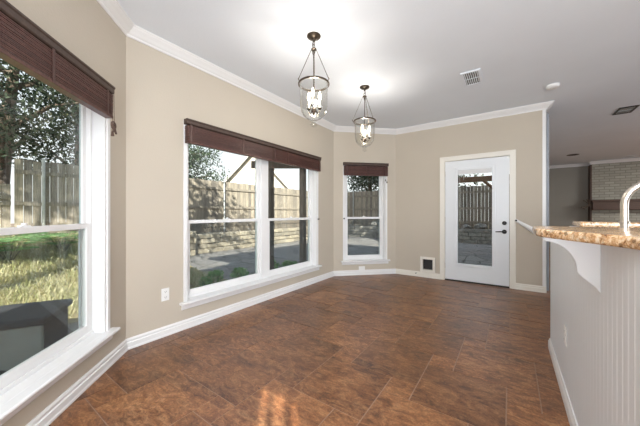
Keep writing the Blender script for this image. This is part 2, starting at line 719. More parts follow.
def tile(x0, y0, s):
    cx, cy = x0 + s / 2, y0 + s / 2
    cs = [(x0 + G, y0 + G), (x0 + s - G, y0 + G), (x0 + s - G, y0 + s - G), (x0 + G, y0 + s - G)]
    ins = [inside(*c) for c in cs]
    if not any(ins) and not inside(cx, cy):
        return
    if not all(ins):
        # clip against the room outline
        poly = [Vector(c) for c in cs]
        for (px, py, nx, ny) in ((P0[0], 0, 1, 0), (P0[0], P0[1], S2, S2), (P1[0], P1[1], S2, -S2),
                                 (0, YB, 0, 1), (XR, 0, -1, 0), (0, YL if cx > 0.42 else P2[1], 0, -1)):
            if nx == S2 and ny == S2 and cy < PA[1]:
                px, py, nx, ny = PA[0], 0, 1, 0
            out = []
            for i in range(len(poly)):
                a, b = poly[i], poly[(i + 1) % len(poly)]
                da = (a.x - px) * nx + (a.y - py) * ny
                db = (b.x - px) * nx + (b.y - py) * ny
                if da >= 0:
                    out.append(a)
                if (da >= 0) != (db >= 0):
                    out.append(a + (b - a) * (da / (da - db)))
            poly = out
            if len(poly) < 3:
                return
        cs = [(p.x, p.y) for p in poly]
    m.prism(cs, -0.0024, 0.0, tint=random.random())


for i in range(-30, 40):
    for j in range(-30, 40):
        x = -0.5 + i * TA + j * TBs
        y = 3.35 - i * TBs + j * TA
        if -3.5 < x < 7.2 and -2.5 < y < 12.3:
            tile(x, y, TA)
            tile(x, y + TA, TBs)
struct(m.build('floor', [M['tile'], M['grout']], origin=(0, 0, 0), recalc=False), 'brown and rust stone tile floor in a pinwheel layout', 'floor')

CPOLY = [(p[0] + ox, p[1] + oy) for p, (ox, oy) in zip(FP, [(-TH, -.06), (-TH, -.06), (-TH, -TH), (TH, -TH), (TH, TH), (-TH, TH), (-TH, TH), (-.06, TH), (-TH, .06)])]
m = MB()
m.prism(CPOLY, H, H + 0.15)
struct(m.build('ceiling', M['ceiling'], origin=(0, 0, H)), 'textured white ceiling running on into the living room', 'ceiling')

# roof of the house, seen only through its shadow on the yard
m = MB()
for (x0, x1, y0, y1, rh) in ((-2.05, 7.6, -2.3, 5.65, 3.2),):
    z = H + 0.16
    a, b = (x0 + 3.2, (y0 + y1) / 2), (x1 - 3.2, (y0 + y1) / 2)
    m.add([(x0, y0, z), (x1, y0, z), (x1, y1, z), (x0, y1, z), (x0, y0, z + .12), (x1, y0, z + .12), (x1, y1, z + .12), (x0, y1, z + .12),
           (a[0], a[1], z + rh), (b[0], b[1], z + rh)],
          [(3, 2, 1, 0), (0, 1, 5, 4), (1, 2, 6, 5), (2, 3, 7, 6), (3, 0, 4, 7), (4, 5, 9, 8), (5, 6, 9), (6, 7, 8, 9), (7, 4, 8)])
m.box(-3.45, -2.04, 0.45, 5.65, H + 0.16, H + 0.28)
m.box(-2.04, 0.1, 4.9, 5.65, H + 0.16, H + 0.28)
struct(m.build('roof', M['roofing']), 'shingled roof over the bay end of the house', 'roof')
m = MB()  # unseen storey added on the wing to keep the back fence in shade
m.box(0.28, 7.15, 5.7, 13.0, H + 0.16, 5.3)
struct(m.build('wing_shade_block', M['siding']), 'unseen block added on the house wing to shade the back fence', 'wall')
m = MB()  # wing roof, lifted onto the added storey
x0, x1, y0, y1, z = -0.1, 7.6, 5.66, 13.4, 5.3
m.add([(x0, y0, z), (x1, y0, z), (x1, y1, z), (x0, y1, z), (x0, y0, z + .12), (x1, y0, z + .12), (x1, y1, z + .12), (x0, y1, z + .12), (3.7, 9.2, z + 1.6), (3.8, 9.8, z + 1.6)],
      [(3, 2, 1, 0), (0, 1, 5, 4), (1, 2, 6, 5), (2, 3, 7, 6), (3, 0, 4, 7), (4, 5, 8), (5, 6, 9, 8), (6, 7, 9), (7, 4, 8, 9)])
struct(m.build('roof_wing', M['roofing']), 'shingled wing roof raised on the added shade block', 'roof')

# ------------------------------------------------------------------ baseboards and crown
BB = [(0, 0), (0.021, 0), (0.021, 0.012), (0.017, 0.020), (0.017, 0.056), (0.010, 0.062), (0.012, 0.078), (0.008, 0.086), (0.005, 0.092), (0, 0.092)]


def crown_prof(d=0.082, h=0.085):
    z = H
    return [(0, z), (d, z), (d, z - 0.010), (d - 0.010, z - 0.016), (d - 0.014, z - 0.024), (d * 0.56, z - 0.042),
            (d * 0.34, z - 0.060), (0.016, z - 0.068), (0.014, z - h + 0.006), (0.008, z - h), (0, z - h)]


def mitred(F, prof, s0, s1, k0, k1, name, label, mat, cat):
    """profile along the wall, its ends cut at slopes k0, k1 (shift of s per metre into the room)"""
    mm = MB(F)
    n = len(prof)
    v = [(s0 + k0 * p[0], p[0], p[1]) for p in prof] + [(s1 - k1 * p[0], p[0], p[1]) for p in prof]
    f = [tuple(range(n))[::-1], tuple(range(n, 2 * n))] + [(i, (i + 1) % n, n + (i + 1) % n, n + i) for i in range(n)]
    mm.add(v, f)
    return struct(mm.build(name, M[mat]), label, cat)


T22 = math.tan(R(22.5))
CW = 0.075   # door casing width
mitred(FA, BB, 0, LA, T22, 0, 'baseboard_bay_near', 'white baseboard under the nearest window', 'trim', 'baseboard')
mitred(FB, BB, 0, LB, T22, T22, 'baseboard_left', 'long white baseboard under the wide window', 'trim', 'baseboard')
mitred(FC, BB, 0, LC, T22, T22, 'baseboard_bay_far', 'short white baseboard under the single window', 'trim', 'baseboard')
mitred(FD, BB, 0, DX0 - CW, T22, 0, 'baseboard_back', 'white baseboard left of the glazed door', 'casing', 'baseboard')
mitred(FD, BB, DX1 + CW, LD, 0, 0, 'baseboard_back_end', 'short cream baseboard right of the glazed door', 'casing', 'baseboard')
CP = crown_prof()
mitred(FA, CP, 0, LA, T22, 0, 'trim_1', 'white crown moulding above the nearest window', 'trim', 'crown moulding')
mitred(FB, CP, 0, LB, T22, T22, 'trim_2', 'long white crown moulding above the wide window', 'trim', 'crown moulding')
mitred(FC, CP, 0, LC, T22, T22, 'trim_3', 'short white crown moulding above the single window', 'trim', 'crown moulding')
mitred(FD, CP, 0, LD, T22, -1.0, 'trim_4', 'white crown moulding above the glazed door', 'trim', 'crown moulding')
# crown return round the wall end
FE = frame(P3, (0, 1), (1, 0))
mitred(FE, CP, 0, TH + 0.01, -1.0, 0, 'trim_5', 'white crown moulding return on the wall end beside the living room', 'trim', 'crown moulding')
FF = frame((0.42, YL), (1, 0), (0, -1))
mitred(FF, CP, 0, 1.72, 0, 0, 'trim_6', 'pale crown moulding on the grey far wall', 'trim', 'crown moulding')
m = MB()
m.box(P3[0] - 0.042, P3[0] + 0.004, P3[1] - 0.006, P3[1], 0.092, H - 0.085)
m.box(P3[0], P3[0] + 0.004, P3[1] - 0.006, P3[1] + TH, 0.0, H - 0.085)
struct(m.build('trim_7', M['trim']), 'white corner board on the end of the door wall', 'trim')
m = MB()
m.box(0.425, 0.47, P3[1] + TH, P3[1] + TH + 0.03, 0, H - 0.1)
struct(m.build('trim_8', plain('shaded_casing', (0.30, 0.32, 0.35), 0.5)), 'shaded grey-white casing strip behind the end of the door wall', 'trim')  # the shade behind the wall end is put into this grey


# ------------------------------------------------------------------ windows
def make_window(name, F, s0, s1, units, label, cleat=None):
    c = (s0 + s1) / 2
    wpos = F @ Vector((c, 0, WZ0))
    root = thing(name, label, 'window', tuple(wpos), 0, None, 'structure')
    z0, z1 = WZ0, WZ1
    # casing on the wall and the white reveal
    m = MB(F)
    cw = 0.035
    m.box(s0 - cw, s0, 0, 0.012, z0, z1 + cw)
    m.box(s1, s1 + cw, 0, 0.012, z0, z1 + cw)
    m.box(s0, s1, 0, 0.012, z1, z1 + cw)
    m.box(s0, s0 + 0.015, -0.09, 0.0, z0, z1)
    m.box(s1 - 0.015, s1, -0.09, 0.0, z0, z1)
    m.box(s0 + 0.015, s1 - 0.015, -0.09, 0.0, z1 - 0.015, z1)
    m.build('window_casing', M['trim'], root, bevel=0.002)
    m = MB(F)
    m.sweep_x([(0.0005, z0 - 0.025), (0.055, z0 - 0.025), (0.062, z0 - 0.018), (0.062, z0 - 0.007), (0.055, z0), (0.0005, z0)], s0 - 0.075, s1 + 0.075)
    m.box(s0 + 0.002, s1 - 0.002, -0.15, 0.0005, z0 - 0.0245, z0)
    m.sweep_x([(0, 0.195), (0.012, 0.195), (0.018, 0.205), (0.018, 0.235), (0.026, 0.250), (0, 0.250)], s0 - 0.055, s1 + 0.055)
    m.build('window_sill', M['trim'], root, bevel=0.0015)
    mull = 0.09
    w = ((s1 - s0 - 0.03) - mull * (units - 1)) / units
    zm = 1.065
    m = MB(F)
    m.box(s0 + 0.015, s1 - 0.015, -0.135, -0.070, z0 + 0.0005, z0 + 0.025)
    m.box(s0 + 0.015, s1 - 0.015, -0.135, -0.09, z1 - 0.035, z1 - 0.015)
    for k in range(units + 1):
        a = s0 + 0.015 + k * (w + mull) - mull
        b = a + mull
        if k == 0:
            a, b = s0 + 0.015, s0 + 0.04
        elif k == units:
            a, b = s1 - 0.04, s1 - 0.015
        if 0 < k < units:
            m.box(a - 0.02, b + 0.02, -0.14, -0.06, z0, z1 - 0.015)
        else:
            m.box(a, b, -0.14, -0.08, z0, z1 - 0.015)
    m.build('window_frame', M['vinyl'], root, bevel=0.002)
    for k in range(units):
        a = s0 + 0.015 + k * (w + mull)
        b = a + w
        fa, fb = a + 0.022, b - 0.022
        st = 0.042
        # upper sash (outer track)
        m = MB(F)
        m.box(fa, fa + st, -0.128, -0.105, zm - 0.018, z1 - 0.03)
        m.box(fb - st, fb, -0.128, -0.105, zm - 0.018, z1 - 0.03)
        m.box(fa + st, fb - st, -0.128, -0.105, zm - 0.018, zm + 0.016)
        m.box(fa + st, fb - st, -0.128, -0.105, z1 - 0.07, z1 - 0.03)
        us = m.build('upper_sash', M['vinyl'], root, bevel=0.002)
        m = MB(F)
        m.box(fa + st, fb - st, -0.119, -0.115, zm + 0.016, z1 - 0.07)
        m.build('pane', M['pane'], us)
        # lower sash (inner track)
        m = MB(F)
        m.box(fa, fa + st, -0.103, -0.078, z0 + 0.025, zm + 0.018)
        m.box(fb - st, fb, -0.103, -0.078, z0 + 0.025, zm + 0.018)
        m.box(fa + st, fb - st, -0.103, -0.078, z0 + 0.025, z0 + 0.082)
        m.box(fa + st, fb - st, -0.103, -0.078, zm - 0.018, zm + 0.018)
        ls = m.build('lower_sash', M['vinyl'], root, bevel=0.002)
        m = MB(F)
        m.box(fa + st, fb - st, -0.093, -0.089, z0 + 0.082, zm - 0.018)
        m.build('pane', M['pane'], ls)
        m = MB(F)
        m.box((fa + fb) / 2 - 0.03, (fa + fb) / 2 + 0.03, -0.1, -0.082, zm + 0.018, zm + 0.026)
        m.lathe([(0.0, 0), (0.012, 0), (0.012, 0.012), (0.0, 0.014)], ((fa + fb) / 2, -0.092, zm + 0.026), 10)
        m.build('sash_lock', M['vinyl'], ls)
        # spacer edges of the glazing read blue-grey from the side
        m = MB(F)
        for q in (fa + st, fb - st - 0.006):
            m.box(q, q + 0.006, -0.124, -0.1195, z0 + 0.082, z1 - 0.07)
        m.build('jamb_liner', M['jambedge'], root)
        m = MB(F)
        m.box(fa + 0.005, fb - 0.005, -0.140, -0.1395, z0 + 0.03, zm)
        sc = m.build('insect_screen', M['screen'], root)
        m = MB(F)
        m.box(fa + 0.0, fa + 0.022, -0.145, -0.135, z0 + 0.026, zm)
        m.box(fb - 0.022, fb, -0.145, -0.135, z0 + 0.026, zm)
        m.box(fa + 0.022, fb - 0.022, -0.145, -0.135, z0 + 0.026, z0 + 0.046)
        m.box(fa + 0.022, fb - 0.022, -0.145, -0.135, zm - 0.02, zm)
        m.build('screen_frame', M['vinyl'], root)
    if cleat is not None:
        m = MB(F)
        m.lathe([(0.0, 0.0), (0.012, 0.0), (0.012, 0.006), (0.006, 0.010), (0.006, 0.018), (0.014, 0.024), (0.0, 0.03)],
                (cleat, 0.012, 1.055), 12, 'y')
        m.build('cord_cleat', M['black'], root, smooth=True)
    return root


make_window('window_1', FA, WA[0], WA[1], 1, 'nearest white sash window looking onto the grass bank')
make_window('window_2', FB, WB[0], WB[1], 2, 'wide white double sash window looking onto the patio', cleat=WB[1] + 0.018)
make_window('window_3', FC, WC[0], WC[1], 1, 'narrow white sash window on the far angled wall', cleat=WC[0] - 0.018)


# ------------------------------------------------------------------ wooden blinds, raised
def make_blind(F, s0, s1, label, tapes, cord_s, bunch=False):
    c = (s0 + s1) / 2
    root = thing('wooden_blind', label, 'blind', tuple(F @ Vector((c, 0.013, 1.845))), 0, 'raised dark wooden blinds')
    m = MB(F)
    m.sweep_x([(0.013, 2.035), (0.062, 2.035), (0.068, 2.042), (0.068, 2.070), (0.074, 2.076), (0.074, 2.088), (0.013, 2.088)], s0, s1)
    m.build('valance', M['valance'], root, bevel=0.0015)
    m = MB(F)
    z = 1.875
    k = 0
    while z < 2.022:
        j = random.uniform(-0.002, 0.002)
        m.box(s0 + 0.012, s1 - 0.012, 0.014 + j, 0.064 + j, z, z + 0.0055, tint=random.uniform(0.1, 0.9))
        z += 0.0085
        k += 1
    m.build('slat_stack', M['blindwood'], root)
    m = MB(F)
    m.box(s0 + 0.012, s1 - 0.012, 0.013, 0.066, 1.852, 1.872)
    m.build('bottom_rail', M['blindwood'], root, bevel=0.002)
    for t in tapes:
        m = MB(F)
        q = s0 + t * (s1 - s0)
        m.box(q - 0.010, q + 0.010, 0.0665, 0.068, 1.854, 2.036, tint=0.2)
        tp = m.build('ladder_tape', M['blindwood'], root)
    m = MB(F)
    q = cord_s
    for dx, zz in ((-0.006, 1.79), (0.006, 1.755)):
        m.tube([(q + dx, 0.072, 2.03), (q + dx * 1.4, 0.072, 1.9), (q + dx * 2.2, 0.072, zz)], 0.0016, 5)
    cd = m.build('lift_cord', M['cord'], root)
    for dx, zz in ((-0.0132, 1.79), (0.0132, 1.755)):
        m = MB(F)
        m.lathe([(0.002, 0.0), (0.006, -0.004), (0.010, -0.030), (0.011, -0.036), (0.0, -0.038)], (q + dx, 0.072, zz), 10)
        m.build('tassel', M['cord'], cd, smooth=True)
    if bunch:
        m = MB(F)
        m.ring((q, 0.072, 1.80), 0.026, 0.006, 'y', 16, 6)
        m.ring((q + 0.004, 0.076, 1.79), 0.018, 0.006, 'y', 14, 6)
        m.tube([(q - 0.03, 0.074, 1.745), (q, 0.08, 1.775), (q + 0.024, 0.074, 1.80)], 0.007, 6)
        m.build('cord_bundle', M['cord'], cd, smooth=True)
    return root


make_blind(FA, 0.300, 1.44, 'raised dark wooden blind on the nearest window with a knotted cord', (0.07, 0.50), 0.322, True)
make_blind(FB, WB[0] - 0.037, WB[1] + 0.037, 'long raised dark wooden blind across the wide double window', (0.02, 0.30, 0.53, 0.64, 0.97), 1.66 + 0.01)
make_blind(FC, WC[0] - 0.037, WC[1] + 0.037, 'short raised dark wooden blind on the narrow far window', (0.08, 0.5, 0.9), WC[1] - 0.015)

# ------------------------------------------------------------------ glazed door
root = thing('door_1', 'white exterior door with a tall glass panel and black hardware', 'door', tuple(FD @ Vector(((DX0 + DX1) / 2, 0, 0))), 0, None, 'structure')
m = MB(FD)
cz = 2.048
for (a, b, z0, z1) in ((DX0 - CW, DX0, 0, cz + CW), (DX1, DX1 + CW, 0, cz + CW), (DX0, DX1, cz, cz + CW)):
    m.box(a, b, 0, 0.014, z0, z1)
m.box(DX0 - CW - 0.0, DX0 - CW + 0.016, 0.014, 0.020, 0, cz + CW)
m.box(DX1 + CW - 0.016, DX1 + CW, 0.014, 0.020, 0, cz + CW)
m.box(DX0 - CW + 0.016, DX1 + CW - 0.016, 0.014, 0.020, cz + CW - 0.016, cz + CW)
m.box(DX0 - 0.0, DX0 + 0.004, -0.14, 0.0, 0, cz)
m.box(DX1 - 0.004, DX1, -0.14, 0.0, 0, cz)
m.box(DX0 + 0.004, DX1 - 0.004, -0.14, 0.0, cz - 0.004, cz)
m.build('door_frame', M['casing'], root, bevel=0.0015)
s0, s1 = DX0 + 0.008, DX1 - 0.008
g0, g1, gz0, gz1 = -0.732 - P2[0], -0.240 - P2[0], 0.305, 1.87
m = MB(FD)
ny0, ny1 = -0.052, -0.008
m.box(s0, g0 - 0.02, ny0, ny1, 0.022, 2.040)
m.box(g1 + 0.02, s1, ny0, ny1, 0.022, 2.040)
m.box(g0 - 0.02, g1 + 0.02, ny0, ny1, 0.022, gz0 - 0.02)
m.box(g0 - 0.02, g1 + 0.02, ny0, ny1, gz1 + 0.02, 2.040)
slab = m.build('door_slab', M['door'], root)
m = MB(FD)
for (a, b, z0, z1) in ((g0 - 0.045, g0, gz0 - 0.045, gz1 + 0.045), (g1, g1 + 0.045, gz0 - 0.045, gz1 + 0.045), (g0, g1, gz0 - 0.045, gz0), (g0, g1, gz1, gz1 + 0.045)):
    m.box(a, b, -0.054, 0.004, z0, z1)
m.build('glass_frame', M['door'], slab, bevel=0.004)
m = MB(FD)
m.box(g0, g1, -0.034, -0.030, gz0, gz1)
m.build('pane', M['pane'], slab)
m = MB(FD)
for k in range(9):
    m.box(g0 + 0.004, g1 - 0.004, -0.027, -0.012, gz1 - 0.066 + k * 0.0062, gz1 - 0.0612 + k * 0.0062)
m.box(g0 + 0.002, g1 - 0.002, -0.028, -0.011, gz1 - 0.010, gz1)
m.tube([(g0 + 0.03, -0.01, gz1 - 0.01), (g0 + 0.03, -0.01, gz1 - 0.22)], 0.0015, 5)
m.tube([(g0 + 0.09, -0.01, gz1 - 0.01), (g0 + 0.09, -0.01, gz1 - 0.16)], 0.0015, 5)
m.build('mini_blind', M['vinyl'], slab)
kx = s1 - 0.062
m = MB(FD)
m.lathe([(0, 0.0), (0.030, 0.0), (0.031, 0.006), (0.026, 0.013), (0.012, 0.016), (0.0, 0.017)], (kx, ny1, 1.0), 20, 'y')
m.box(kx - 0.006, kx + 0.006, ny1 + 0.014, ny1 + 0.026, 0.985, 1.015)
m.build('deadbolt', M['black'], slab, smooth=True)
m = MB(FD)
m.lathe([(0, 0.0), (0.032, 0.0), (0.033, 0.006), (0.028, 0.012), (0.013, 0.015), (0.011, 0.045), (0.0, 0.046)], (kx, ny1, 0.865), 20, 'y')
m.tube([(kx, ny1 + 0.042, 0.865), (kx - 0.05, ny1 + 0.046, 0.866), (kx - 0.115, ny1 + 0.040, 0.862)], [0.010, 0.009, 0.007], 10)
m.build('lever_handle', M['black'], slab, smooth=True)
for hz in (0.25, 1.05, 1.83):
    m = MB(FD)
    m.tube([(s0 - 0.004, 0.0, hz - 0.045), (s0 - 0.004, 0.0, hz + 0.045)], 0.006, 8)
    m.build('hinge', M['steel'], slab)
m = MB(FD)
m.box(s1 - 0.03, s1 + 0.0, -0.008, -0.002, 2.005, 2.032)
m.build('door_sensor', M['plate'], slab, bevel=0.002)
m = MB(FD)
m.box(DX0 + 0.004, DX1 - 0.004, -0.14, 0.004, 0.0, 0.016)
m.build('threshold', M['seal'], root)

# pet flap in the wall, left of the door
px0, px1, pz0, pz1 = PETX - 0.085, PETX + 0.085, 0.14, 0.325
root = thing('cat_flap', 'small white framed cat flap with a dark panel low beside the door', 'pet door', tuple(FD @ Vector((PETX, 0, 0.1))))
m = MB(FD)
fo = 0.043
for (a, b, z0, z1) in ((px0 - fo, px0, pz0 - fo, pz1 + fo), (px1, px1 + fo, pz0 - fo, pz1 + fo), (px0, px1, pz0 - fo, pz0), (px0, px1, pz1, pz1 + fo)):
    m.box(a, b, 0.0005, 0.022, z0, z1)
m.build('frame', M['casing'], root, bevel=0.004)
m = MB(FD)
m.box(px0 + 0.004, px1 - 0.004, -0.03, -0.024, pz0 + 0.004, pz1 - 0.004)
fl = m.build('flap', M['seal'], root)
tag(fl, 'dark flap')
m = MB(FD)
m.tube([(px0 + 0.06, -0.012, pz1 - 0.02), (px0 + 0.11, -0.012, pz1 - 0.02)], 0.005, 6)
m.build('latch', M['black'], root)

# spring door stop on the baseboard
root = thing('door_stop', 'tiny dark spring door stop on the baseboard left of the cat flap', 'door stop', tuple(FD @ Vector((0.40, 0.03, 0.04))))
m = MB(FD)
m.tube([(0.40, 0.0135, 0.070), (0.40, 0.075, 0.070)], 0.006, 8)
m.build('spring', M['steel'], root)
m = MB(FD)
m.tube([(0.40, 0.075, 0.070), (0.40, 0.090, 0.070)], 0.009, 8)
m.build('rubber_tip', M['black'], root)


# ------------------------------------------------------------------ outlets
def outlet(F, s, z, label, w=0.072, h=0.118, sockets=True):
    root = thing('wall_outlet', label, 'outlet', tuple(F @ Vector((s, 0, z - h / 2))), 0, 'white electrical outlets')
    m = MB(F)
    m.box(s - w / 2, s + w / 2, 0.0005, 0.006, z - h / 2, z + h / 2)
    m.build('cover_plate', M['plate'], root, bevel=0.002)
    if sockets:
        for dz in (-0.026, 0.026):
            m = MB(F)
            m.box(s - 0.017, s + 0.017, 0.006, 0.0085, z + dz - 0.014, z + dz + 0.014)
            sk = m.build('socket', M['plate'], root, bevel=0.002)
            m = MB(F)
            for q in (-0.007, 0.007):
                m.box(s + q - 0.0014, s + q + 0.0014, 0.0085, 0.0089, z + dz - 0.003, z + dz + 0.007)
            m.lathe([(0, 0.0085), (0.0026, 0.0085), (0.0026, 0.0089), (0, 0.0089)], (s, 0, z + dz - 0.008), 8, 'y')
            m.build('slot', M['slot'], sk)
    return root


outlet(FB, 1.263 - P0[1], 0.39, 'white outlet on the beige wall left of the wide window')
outlet(FC, LC / 2 - 0.07, 0.125, 'white outlet plate just above the baseboard under the narrow window', 0.12, 0.066, False)

# ------------------------------------------------------------------ breakfast bar
BX = 0.28
BY0, BY1 = 0.45, 3.03
root = thing('breakfast_bar', 'white beadboard breakfast bar wall with a curved corbel', 'breakfast bar', (BX + 0.06, 1.7, 0))
m = MB()
m.box(BX + 0.004, BX + 0.12, BY0, 1.70, 0, 1.0595)
m.box(BX + 0.004, BX + 0.12, 1.70, BY1, 0, 0.96)
m.box(BX + 0.12, 2.2, 2.91, BY1, 0, 1.05)
m.build('wall_core', M['bead'], root)
# beadboard: grooves every two inches
prof = []
yy = BY0
while yy < BY1 - 0.03:
    prof += [(BX, yy), (BX, yy + 0.0385), (BX + 0.0004, yy + 0.0410), (BX + 0.00015, yy + 0.0430), (BX - 0.00025, yy + 0.0455), (BX + 0.00015, yy + 0.0480), (BX + 0.0004, yy + 0.0500)]
    yy += 0.0509
prof += [(BX, yy), (BX, BY1)]
m = MB()
n = len(prof)
v = [(p[0], p[1], 0.0) for p in prof] + [(p[0], p[1], 1.0595 if p[1] < 1.70 else 0.96) for p in prof]
m.add(v, [(i, i + 1, n + i + 1, n + i) for i in range(n - 1)])
m.box(BX, BX + 0.004, BY1 - 0.0005, BY1, 0, 0.96)
m.build('beadboard_panel', M['bead'], root, recalc=False)
FBAR = frame((BX, BY0), (0, 1), (-1, 0))
m = MB(FBAR)
m.sweep_x([(0, 0), (0.015, 0), (0.015, 0.06), (0.011, 0.068), (0.006, 0.084), (0, 0.084)], 0, BY1 - BY0 + 0.012)
m.build('base_trim', M['trim'], root)
# corbel: ogee bracket standing out from the wall, thickness along the wall
cy = 1.452
cp = [(0.0, 1.0595), (0.170, 1.0595), (0.170, 1.046), (0.160, 1.041)]
for k in range(1, 11):      # quarter curve
    a = k / 10 * math.pi / 2
    cp.append((0.160 - 0.094 * math.sin(a), 1.041 - 0.105 * (1 - math.cos(a)) - 0.006 * k / 10))
cp += [(0.064, 0.922), (0.050, 0.906), (0.030, 0.888), (0.012, 0.870), (0.0, 0.852)]
m = MB(frame((BX, cy), (0, 1), (-1, 0)))
m.sweep_x(cp, 0.0, 0.045)
m.build('corbel', M['bead'], root, bevel=0.002)
outlet(frame((BX, 2.24), (0, 1), (-1, 0)), 0, 0.405, 'white outlet on the beadboard side of the breakfast bar')


def slab(name, poly, z0, z1, label, rad=0.012):
    m_ = MB()
    m_.prism(poly, z0, z1)
    o = m_.build(name, M['granite'], bevel=rad, bseg=3, smooth=True)
    return tag(o, label, 'countertop')


def rounded(poly, rr, seg=5):
    out = []
    n_ = len(poly)
    for i in range(n_):
        p = Vector(poly[i][:2])
        r_ = poly[i][2] if len(poly[i]) > 2 else rr
        a = Vector(poly[i - 1][:2]) - p
        b = Vector(poly[(i + 1) % n_][:2]) - p
        if r_ <= 0:
            out.append((p.x, p.y))
            continue
        a.normalize()
        b.normalize()
        for k in range(seg + 1):
            t = k / seg
            q = p + a * r_ * (1 - t) ** 2 + b * r_ * t ** 2
            out.append((q.x, q.y))
    return out


slab('bar_top', rounded([(0.085, 1.42, 0.05), (0.27, 1.06, 0.05), (0.27, 0.43, 0), (0.46, 0.43, 0), (0.46, 1.72, 0.03), (0.085, 1.72, 0.08)], 0.03), 1.06, 1.094,
     'speckled brown granite bar top with a pointed overhang above the corbel')
slab('granite_ledge', [(0.44, 2.87), (2.25, 2.87), (2.25, 3.2), (0.44, 3.2)], 1.0505, 1.0885, 'far granite ledge behind the faucet, at the back of the kitchen')
# sink side: base cabinet, worktop, sink
root = thing('base_cabinet', 'white base cabinet behind the breakfast bar', 'cabinet', (0.7, 1.7, 0))
m = MB()
m.box(0.402, 0.96, 0.5, 2.90, 0.1, 0.87)
m.box(0.402, 0.90, 0.5, 2.90, 0.0, 0.1)
m.build('body', M['bead'], root)
for k in range(5):
    y0 = 0.51 + k * 0.478
    m = MB()
    m.box(0.96, 0.98, y0, y0 + 0.466, 0.13, 0.85)
    d = m.build('door', M['bead'], root, bevel=0.003)
    m = MB()
    m.tube([(0.98, y0 + 0.06, 0.70), (1.005, y0 + 0.06, 0.72), (1.005, y0 + 0.06, 0.80), (0.98, y0 + 0.06, 0.82)], 0.005, 8)
    m.build('handle', M['steel'], d)
m = MB()
m.box(0.402, 0.99, 0.5, 1.55, 0.871, 0.91)
m.box(0.402, 0.99, 2.25, 2.905, 0.871, 0.91)
m.box(0.402, 0.53, 1.55, 2.25, 0.871, 0.91)
m.box(0.93, 0.99, 1.55, 2.25, 0.871, 0.91)
tag(m.build('worktop', M['granite']), 'low granite worktop with the sink behind the breakfast bar', 'countertop')
m = MB()
m.box(0.53, 0.535, 1.55, 2.25, 0.872, 0.908)
m.box(0.925, 0.93, 1.55, 2.25, 0.872, 0.908)
m.box(0.535, 0.925, 1.55, 1.555, 0.872, 0.908)
m.box(0.535, 0.925, 2.245, 2.25, 0.872, 0.908)
m.box(0.535, 0.925, 1.555, 2.245, 0.872, 0.876)
tag(m.build('sink', M['steel']), 'steel sink set in the worktop behind the bar', 'sink')
# faucet
fx, fy = 0.446, 1.90
root = thing('kitchen_faucet', 'tall brushed gooseneck faucet rising behind the granite bar top', 'faucet', (fx, fy, 0.91))
m = MB()
m.lathe([(0, 0.91), (0.032, 0.91), (0.032, 0.918), (0.024, 0.930), (0.021, 0.99), (0.0, 0.99)], (fx, fy, 0), 20)
m.build('base', M['steel'], root, smooth=True)
m = MB()
ra = 0.105
pts = [(fx, fy, 0.98), (fx, fy, 1.1), (fx, fy, 1.198)]
for k in range(1, 15):
    a = math.pi * k / 14
    pts.append((fx + ra - ra * math.cos(a), fy, 1.198 + ra * math.sin(a)))
pts.append((fx + 2 * ra, fy, 1.13))
m.tube(pts, 0.0148, 14)
m.build('spout', M['steel'], root, smooth=True)
m = MB()
m.lathe([(0.016, 1.108), (0.019, 1.110), (0.019, 1.117), (0.016, 1.119)], (fx, fy, 0), 18)
m.build('collar', M['steel'], root, smooth=True)
m = MB()
m.tube([(fx + 2 * ra, fy, 1.13), (fx + 2 * ra, fy, 1.06)], [0.0175, 0.020], 14)
m.build('spray_head', M['steel'], root, smooth=True)
m = MB()
m.tube([(fx, fy + 0.02, 0.97), (fx, fy + 0.07, 0.985)], 0.007, 8)
m.build('lever', M['steel'], root, smooth=True)

# slanted white rail on the wall right of the door
root = thing('wall_rail', 'short slanted white rail with dark end screws right of the door', 'rail', tuple(FD @ Vector((0.17 - P2[0], 0, 0.9))))
m = MB(FD)
a0, a1 = Vector((0.055 - P2[0], 0.045, 1.055)), Vector((0.300 - P2[0], 0.045, 0.885))
m.tube([a0, a1], [0.018, 0.040], 12)
m.build('bar', M['trim'], root, smooth=True)
for q in (a0.lerp(a1, 0.06), a0.lerp(a1, 0.62)):
    m = MB(FD)
    m.tube([(q.x, 0.0, q.z), (q.x, 0.03, q.z)], 0.012, 8)
    b = m.build('bracket', M['trim'], root)
    m = MB(FD)
    m.tube([(q.x, 0.066, q.z), (q.x, 0.072, q.z)], 0.014, 8)
    m.build('screw', M['black'], b)


